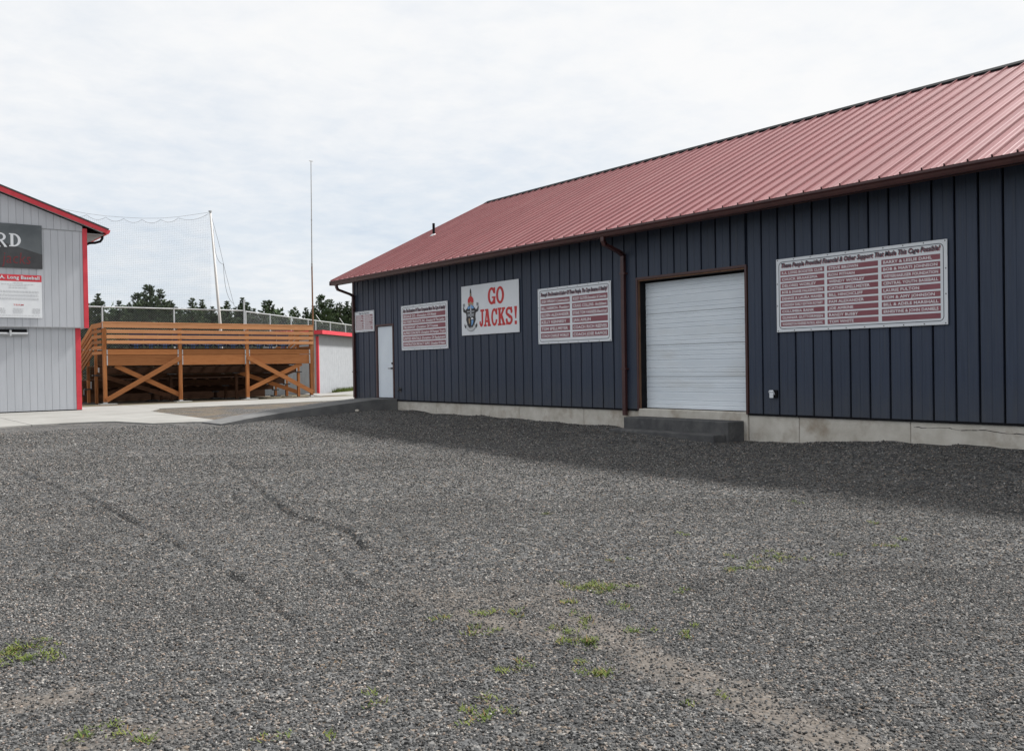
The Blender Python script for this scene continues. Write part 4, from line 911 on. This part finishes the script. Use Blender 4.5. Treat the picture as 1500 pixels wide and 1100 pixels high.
while z < 9.9:
    # clip each level strand to where the scalloped edge is above it
    xx = 6.2
    while xx < 16.5:
        s = xx
        while xx < 16.6 and float(np.interp(xx, sxz, szz)) > z: xx += .06
        if xx > s + .05: e = min(xx, 16.61 + (10.0 - z) * .068); b.add([(s, 47.302, z - w_), (e, 47.302, z - w_), (e, 47.302, z + w_), (s, 47.302, z + w_)], [(0, 1, 2, 3)])
        xx += .06
    z += .09
obj('netting', b, 'net', npz, NO, recalc=False, kind='stuff')
# loose side rope of the wing net
b = B(); b.tube([(16.65, 47.25, 9.9), (17.3, 47.9, 8.4), (17.9, 48.6, 6.9), (18.6, 49.3, 5.2), (18.95, 49.6, 4.8)], .009, 5)
pts = [(16.75, 47.3, 9.2)]
A = [(16.8, 47.3, 9.0), (17.7, 48.4, 7.4), (18.6, 49.3, 5.3)]
for (p, q) in zip(A[:-1], A[1:]):
    p = Vector(p); q = Vector(q)
    for i in range(9):
        u = i / 8; v_ = p.lerp(q, u); v_.z -= .45 * (1 - (2 * u - 1) ** 2); v_.x -= .12 * (1 - (2 * u - 1) ** 2); pts.append(tuple(v_))
b.tube(pts, .011, 5); obj('guy_rope', b, 'rope', npz, NO)
# tall thin mast
ms = empty('mast', (22.03, 46.45, .1), 'very tall thin mast, rusty in its lower half', 'mast'); mo = (22.03, 46.45, .1)
MASTX = [(22.05, 46.45, .1), (22.05, 46.45, 7.4), (22.08, 46.45, 7.4), (22.11, 46.45, 13.25)]
b = B(); b.tube(MASTX[:2], [.055, .042], 8); obj('lower_shaft', b, 'rust', ms, mo, label='rusty lower half of the mast')
b = B(); b.tube([(22.055, 46.45, 7.38), (22.11, 46.45, 13.25)], [.034, .020], 8); obj('upper_shaft', b, 'palepole', ms, mo)
b = B(); b.tube([(22.055, 46.45, 7.3), (22.056, 46.45, 7.5)], .05, 8); b.tube([(22.08, 46.45, 9.9), (22.08, 46.45, 10.0)], .035, 8); obj('coupling', b, 'palepole', ms, mo)
b = B(); b.tube([(22.0, 46.45, 13.26), (22.22, 46.45, 13.26)], .02, 6); obj('finial', b, 'palepole', ms, mo)

# ================================================================== TREES
def conifer(seed, H, Wd, n, open_=.25):
    rg = random.Random(seed); cr = B(); tk = B()
    lean = [(rg.uniform(-.02, .02) * i, rg.uniform(-.02, .02) * i, H * i / 6) for i in range(7)]
    tk.tube(lean, [.17 * (1 - i / 6.3) + .012 for i in range(7)], 7)
    def clump(p, d, s):
        # a tuft: several narrow needle blades fanning out of a twig
        for q in range(5):
            v = (d + Vector((rg.gauss(0, .55), rg.gauss(0, .55), rg.gauss(.15, .45)))).normalized() * s * rg.uniform(.7, 1.4)
            w = v.cross(Vector((rg.gauss(0, 1), rg.gauss(0, 1), rg.gauss(0, 1)))).normalized() * s * rg.uniform(.14, .30)
            cr.add([p - w, p + w, p + v * .6 + w * .8, p + v], [(0, 1, 2, 3)])
    z = .6
    while z < H - .15:
        f = z / H; prof = 1.9 * Wd * (1 - f) ** .85 * (.82 + .22 * math.sin(z * 2.1 + seed)) + .08
        nb = max(4, int(rg.uniform(6, 9) * (1 - .35 * f)))
        a0 = rg.uniform(0, 6.28)
        for i in range(nb):
            if rg.random() < open_ * .5: continue
            a = a0 + i * 6.283 / nb + rg.uniform(-.35, .35); ln = prof * rg.uniform(.6, 1.15); rise = rg.uniform(.0, .45) + .5 * f
            base = Vector((0, 0, z)); d = Vector((math.cos(a), math.sin(a), rise)).normalized()
            tip = base + d * ln - Vector((0, 0, .10 * ln * ln * (1 - f)))
            if ln > .7: tk.tube([base, base.lerp(tip, .6)], [.028, .010], 4, cap=False)
            m = max(5, int(ln * n * 2.2))
            for q in range(m):
                u = rg.uniform(.18, 1.0); p = base.lerp(tip, u) + Vector((rg.gauss(0, .12), rg.gauss(0, .12), rg.gauss(0, .08))) * ln * .6
                clump(p, d, rg.uniform(.26, .50) * (.40 + .75 * (1 - f)))
        z += rg.uniform(.20, .36) * (1.0 if f < .8 else .8)
    for q in range(7): clump(Vector((0, 0, H - .1 - .10 * q)), Vector((0, 0, 1)), .15)
    return tk, cr
PROT = [conifer(1, 9.0, 2.0, 8), conifer(2, 9.0, 2.7, 8, .15), conifer(5, 9.0, 1.5, 9), conifer(9, 9.0, 2.3, 7, .4)]
PM = []
for tk, cr in PROT:
    ms_ = []
    for nm, bb, mm in (('trunk', tk, 'bark'), ('crown', cr, 'needles')):
        me = bpy.data.meshes.new(nm); me.from_pydata(bb.v, [], bb.f); me.materials.append(MT[mm]); ms_.append(me)
    PM.append(ms_)
LEFTB = 'conifer'
# (pixel column, top height, depth, prototype, width factor)
def at(px, Y):       # world x of a photo column on the plane y = Y (near the horizon)
    q = CR @ Vector(((px - 750) / 1300.0, 0.0, -1.0)); return q.x / q.y * Y
TR = [(136, 8.7, 98, 0, .8), (146, 9.5, 96, 2, 1.0), (176, 9.1, 99, 0, .9), (190, 8.7, 97, 3, .9), (204, 9.9, 98, 1, .9), (221, 10.6, 96, 1, 1.0), (238, 10.4, 98, 0, 1.2), (251, 9.0, 95, 3, .9), (264, 8.2, 100, 2, 1),
      (283, 9.5, 97, 0, 1.0), (298, 9.4, 98, 2, 1.1), (313, 8.6, 97, 2, 1), (334, 9.2, 96, 0, .9), (357, 9.7, 97, 2, 1.1), (363, 9.4, 99, 0, .9), (374, 8.6, 98, 2, .9), (389, 9.4, 96, 0, .9), (397, 9.6, 98, 1, .7), (416, 8.2, 99, 2, .8),
      (434, 8.8, 96, 3, .8), (450, 8.9, 98, 0, .8), (461, 9.2, 99, 2, 1.0), (473, 10.2, 95, 1, .85), (487, 9.9, 97, 0, 1.1), (499, 9.5, 96, 3, .9), (510, 9.8, 98, 2, 1.1), (521, 9.6, 97, 1, .9), (116, 8.6, 98, 1, .9), (322, 7.8, 101, 1, .8), (345, 7.8, 101, 3, .9), (272, 7.7, 102, 1, .9), (160, 7.9, 102, 3, 1), (408, 7.6, 101, 1, .8), (425, 7.5, 101, 0, .9), (443, 7.8, 102, 1, .8)]
KIND = ['slender spruce-like conifer', 'broad dense dark conifer', 'narrow pointed conifer', 'loose ragged conifer']
def where(px):
    if px < 128: return 'hidden mostly by the grey building'
    if px < 170: return 'just right of the grey building'
    if px < 262: return 'in the tall clump left of the net pole'
    if px < 318: return 'just left of the net pole'
    if px < 350: return 'just right of the net pole'
    if px < 405: return 'above the corner of the fences'
    if px < 455: return 'left of the tall mast'
    return 'between the tall mast and the metal building'
seen = {}
for i, (px, h, Y, k, wf) in enumerate(sorted(TR)):
    x = at(px, Y); key = (k, where(px)); seen[key] = seen.get(key, 0) + 1
    lab = KIND[k] + ' ' + where(px)
    if seen[key] > 1: lab = ['', '', 'next ', 'third '][min(seen[key], 3)] + lab + ', farther right'
    r = empty('conifer_tree', (x, Y, 0.0), lab, 'tree', 'conifers beyond the fence')
    r.scale = (wf * 1.15, wf * 1.15, h / 9.0); r.rotation_euler = (0, 0, rng.uniform(0, 6.28))
    for me in PM[k]:
        o = bpy.data.objects.new(me.name, me); COL.objects.link(o); o.parent = r
# a low far thicket that closes the gaps
b = B(); rg = random.Random(12)
for i in range(15000):
    px = rg.uniform(90, 530); Y = rg.uniform(103, 110); x = at(px, Y); p = Vector((x, Y, rg.uniform(.2, 8.0 + .7 * math.sin(px * .08) + .5 * math.sin(px * .31)))); v = Vector((rg.gauss(0, 1), rg.gauss(0, 1), rg.gauss(.3, 1))).normalized() * rg.uniform(.4, .9)
    w = v.cross(Vector((rg.gauss(0, 1), rg.gauss(0, 1), rg.gauss(0, 1)))).normalized() * rg.uniform(.1, .22); b.add([p - w, p + w, p + v * .6 + w, p + v], [(0, 1, 2, 3)])
obj('thicket', b, 'needles', recalc=False, kind='stuff')

# ================================================================== GRAVEL STONES, WEEDS
def stone_mesh(seed):
    rg = random.Random(seed); bm = bmesh.new(); bmesh.ops.create_icosphere(bm, subdivisions=1, radius=.5)
    for v in bm.verts: v.co = Vector((v.co.x * 1.0, v.co.y * rg.uniform(.7, .9), v.co.z * .62)) * rg.uniform(.78, 1.18)
    for q in range(4):     # chisel flat facets
        n = Vector((rg.gauss(0, 1), rg.gauss(0, 1), rg.gauss(0, 1))).normalized(); d = rg.uniform(.24, .34)
        for v in bm.verts:
            t = v.co.dot(n)
            if t > d: v.co -= n * (t - d)
    me = bpy.data.meshes.new('stone'); bm.to_mesh(me); bm.free(); return me
def stone_material():
    m = bpy.data.materials.new('crushed_stone'); m.use_nodes = True; t = m.node_tree; b = t.nodes['Principled BSDF']; b.inputs['Roughness'].default_value = .8; b.inputs['Specular IOR Level'].default_value = .3
    oi = t.nodes.new('ShaderNodeObjectInfo'); r = t.nodes.new('ShaderNodeValToRGB'); el = r.color_ramp.elements
    stp = [(0, (.022, .022, .022)), (.28, (.058, .058, .0575)), (.58, (.106, .106, .104)), (.80, (.172, .170, .165)), (.90, (.170, .131, .105)), (.955, (.36, .352, .335)), (1, (.26, .195, .155))]
    while len(el) < len(stp): el.new(.5)
    for e, (p, c) in zip(el, stp): e.position = p; e.color = (*c, 1)
    t.links.new(oi.outputs['Random'], r.inputs[0])
    tcn = t.nodes.new('ShaderNodeTexCoord'); nz = t.nodes.new('ShaderNodeTexNoise'); nz.inputs['Scale'].default_value = 5; t.links.new(tcn.outputs['Object'], nz.inputs['Vector'])
    h = t.nodes.new('ShaderNodeHueSaturation'); mr = t.nodes.new('ShaderNodeMapRange'); mr.inputs[3].default_value = .75; mr.inputs[4].default_value = 1.25; ge = t.nodes.new('ShaderNodeNewGeometry'); n2 = t.nodes.new('ShaderNodeTexNoise'); n2.inputs['Scale'].default_value = .9; n2.inputs['Detail'].default_value = 5; t.links.new(ge.outputs['Position'], n2.inputs['Vector']); av = t.nodes.new('ShaderNodeMath'); av.operation = 'MULTIPLY_ADD'; av.inputs[1].default_value = .35; m2 = t.nodes.new('ShaderNodeMapRange'); m2.inputs[1].default_value = .3; m2.inputs[2].default_value = .7; t.links.new(n2.outputs['Fac'], m2.inputs[0]); m3 = t.nodes.new('ShaderNodeMath'); m3.operation = 'MULTIPLY'; m3.inputs[1].default_value = .65; t.links.new(m2.outputs[0], m3.inputs[0]); t.links.new(nz.outputs['Fac'], av.inputs[0]); t.links.new(m3.outputs[0], av.inputs[2]); t.links.new(av.outputs[0], mr.inputs[0]); t.links.new(mr.outputs[0], h.inputs['Value']); t.links.new(r.outputs[0], h.inputs['Color']); t.links.new(h.outputs[0], b.inputs['Base Color'])
    return m
MT['stone'] = stone_material()
SCOL = bpy.data.collections.new('stone_kinds')
for i in range(7):
    me = stone_mesh(50 + i); me.materials.append(MT['stone']); o = bpy.data.objects.new('stone', me); SCOL.objects.link(o)
nr = np.random.default_rng(5)
fw = np.array([-CR[0][2], -CR[1][2]]); rt = np.array([CR[0][0], CR[1][0]]); fw /= np.linalg.norm(fw); rt /= np.linalg.norm(rt)
def scatter(d0, d1, dens, smin, smax):
    hw = 1.25; area = hw * (d1 * d1 - d0 * d0); n = int(area * dens)
    d = np.sqrt(nr.uniform(d0 * d0, d1 * d1, n)); l = nr.uniform(-hw, hw, n) * d
    x = fw[0] * d + rt[0] * l; y = fw[1] * d + rt[1] * l
    k_ = (x < 12.7) & ~((x > 11.9) & (y > 9.7) & (y < 12.35)) & (y < 23.2) & ~((x > 7.0) & (y > 21.5)); x, y = x[k_], y[k_]
    lf = np.abs(l[k_]) / d[k_]
    keep = (nr.random(len(x)) > dirt_w(x, y) * .68) & (nr.random(len(x)) > np.clip((lf - .72) / .5, 0, 1) ** .7); x, y = x[keep], y[keep]
    s = smin + (smax - smin) * nr.random(len(x)) ** 2.2
    return x, y, s
parts = [scatter(1.6, 6.5, 9000, .0068, .0205), scatter(5.5, 10, 3000, .0085, .024), scatter(9, 15, 950, .013, .032), scatter(13, 20, 480, .016, .036), scatter(17, 26, 240, .02, .042)]
sx_ = np.concatenate([p[0] for p in parts]); sy_ = np.concatenate([p[1] for p in parts]); ss_ = np.concatenate([p[2] for p in parts])
sz_ = ground_z(sx_, sy_) + ss_ * nr.uniform(-.05, .30, len(ss_))
me = bpy.data.meshes.new('gravel_stones'); me.vertices.add(len(sx_)); me.vertices.foreach_set('co', np.stack([sx_, sy_, sz_], -1).astype(np.float32).ravel())
a = me.attributes.new('size', 'FLOAT', 'POINT'); a.data.foreach_set('value', ss_.astype(np.float32))
gso = bpy.data.objects.new('gravel_stones', me); COL.objects.link(gso); gso['kind'] = 'stuff'
ng = bpy.data.node_groups.new('scatter_stones', 'GeometryNodeTree')
ng.interface.new_socket('Geometry', in_out='INPUT', socket_type='NodeSocketGeometry'); ng.interface.new_socket('Geometry', in_out='OUTPUT', socket_type='NodeSocketGeometry')
gi = ng.nodes.new('NodeGroupInput'); go = ng.nodes.new('NodeGroupOutput'); ip = ng.nodes.new('GeometryNodeInstanceOnPoints'); ci = ng.nodes.new('GeometryNodeCollectionInfo')
ci.inputs[0].default_value = SCOL; ci.inputs['Separate Children'].default_value = True; ci.inputs['Reset Children'].default_value = True
na = ng.nodes.new('GeometryNodeInputNamedAttribute'); na.data_type = 'FLOAT'; na.inputs[0].default_value = 'size'
rv = ng.nodes.new('FunctionNodeRandomValue'); rv.data_type = 'FLOAT_VECTOR'; rv.inputs[0].default_value = (-.5, -.5, 0); rv.inputs[1].default_value = (.5, .5, 6.283)
ip.inputs['Pick Instance'].default_value = True
lk = ng.links.new
lk(gi.outputs[0], ip.inputs['Points']); lk(ci.outputs[0], ip.inputs['Instance']); lk(na.outputs['Attribute'], ip.inputs['Scale']); lk(rv.outputs['Value'], ip.inputs['Rotation']); lk(ip.outputs[0], go.inputs[0])
mod = gso.modifiers.new('scatter', 'NODES'); mod.node_group = ng
# weeds
rg = random.Random(21)
WD = [(5.74,6.8,4), (4.1,4.39,16), (4.2,4.36,10), (4.0,4.5,7), (3.2,3.55,12), (3.25,3.68,8), (2.72,3.46,6), (2.94,3.15,9), (4.36,4.29,4), (5.28,4.15,8), (5.45,4.06,8), (5.84,4.22,7), (5.83,4.03,6), (5.6,4.3,5), (6.78,3.79,7), (7.08,3.89,5), (6.2,4.0,4), (8.28,5.59,3), (.8,5.44,14), (.89,5.21,14), (.95,5.46,6), (.7,5.3,8), (2.24,2.98,7), (2.3,3.1,5), (1.94,3.46,4), (1.45,3.36,5), (.85,3.96,8), (.95,3.8,6), (3.08,4.31,7), (2.94,3.99,6), (3.3,4.2,5), (3.63,3.55,5), (3.86,3.35,5), (3.9,3.9,5), (3.5,3.85,6), (3.7,4.2,5), (2.8,4.35,4), (4.6,3.9,4), (3.0,2.6,3), (6.0,5.2,3), (7.6,4.4,3), (4.9,4.9,3)]
bw = B(); bd = B()
for x, y, n in WD:
    n = max(2, int(n * .7))
    for q in range(n):
        px_, py_ = x + rg.gauss(0, .065), y + rg.gauss(0, .06); z = float(ground_z(np.array([px_]), np.array([py_]))[0])
        for j in range(rg.randint(16, 30)):
            a = rg.uniform(0, 6.28); l = rg.uniform(.010, .034); p = Vector((px_ + rg.gauss(0, .022), py_ + rg.gauss(0, .022), z + .006)); d = Vector((math.cos(a), math.sin(a), rg.uniform(.2, .9))) * l; w = Vector((-math.sin(a), math.cos(a), 0)) * .003
            (bd if rg.random() < .12 else bw).add([p - w, p + w, p + d * .6 + w * .7, p + d], [(0, 1, 2, 3)])
    if n >= 6:
        for j in range(4 * n):
            px_, py_ = x + rg.gauss(0, .06), y + rg.gauss(0, .05); z = float(ground_z(np.array([px_]), np.array([py_]))[0])
            a = rg.uniform(0, 6.28); l = rg.uniform(.018, .044); p = Vector((px_, py_, z)); d = Vector((math.cos(a), math.sin(a), rg.uniform(.6, 1.8))).normalized() * l; w = Vector((-math.sin(a), math.cos(a), 0)) * .0028
            bw.add([p - w, p + w, p + d * .6 + w * .7, p + d], [(0, 1, 2, 3)])
for q in range(60):
    p = Vector((1.95 + rg.gauss(0, .05), 4.0 + rg.gauss(0, .04), .01)); a = rg.uniform(0, 6.28); d = Vector((math.cos(a), math.sin(a), .6)) * .05; w = Vector((-math.sin(a), math.cos(a), 0)) * .004; bd.add([p - w, p + w, p + d], [(0, 1, 2)])
obj('weeds', bw, 'weed', recalc=False, kind='stuff'); obj('dry_weeds', bd, 'weed_dry', recalc=False, kind='stuff')
# the pale fist-sized rock by the ramp
me = stone_mesh(77); me.materials.append(MT['found']); o = bpy.data.objects.new('rock', me); COL.objects.link(o); o.location = (11.3, 21.2, .385); o.scale = (.16, .15, .15)
props(o, 'pale fist-sized rock lying on the gravel against the ramp', 'rock')
flush_text()
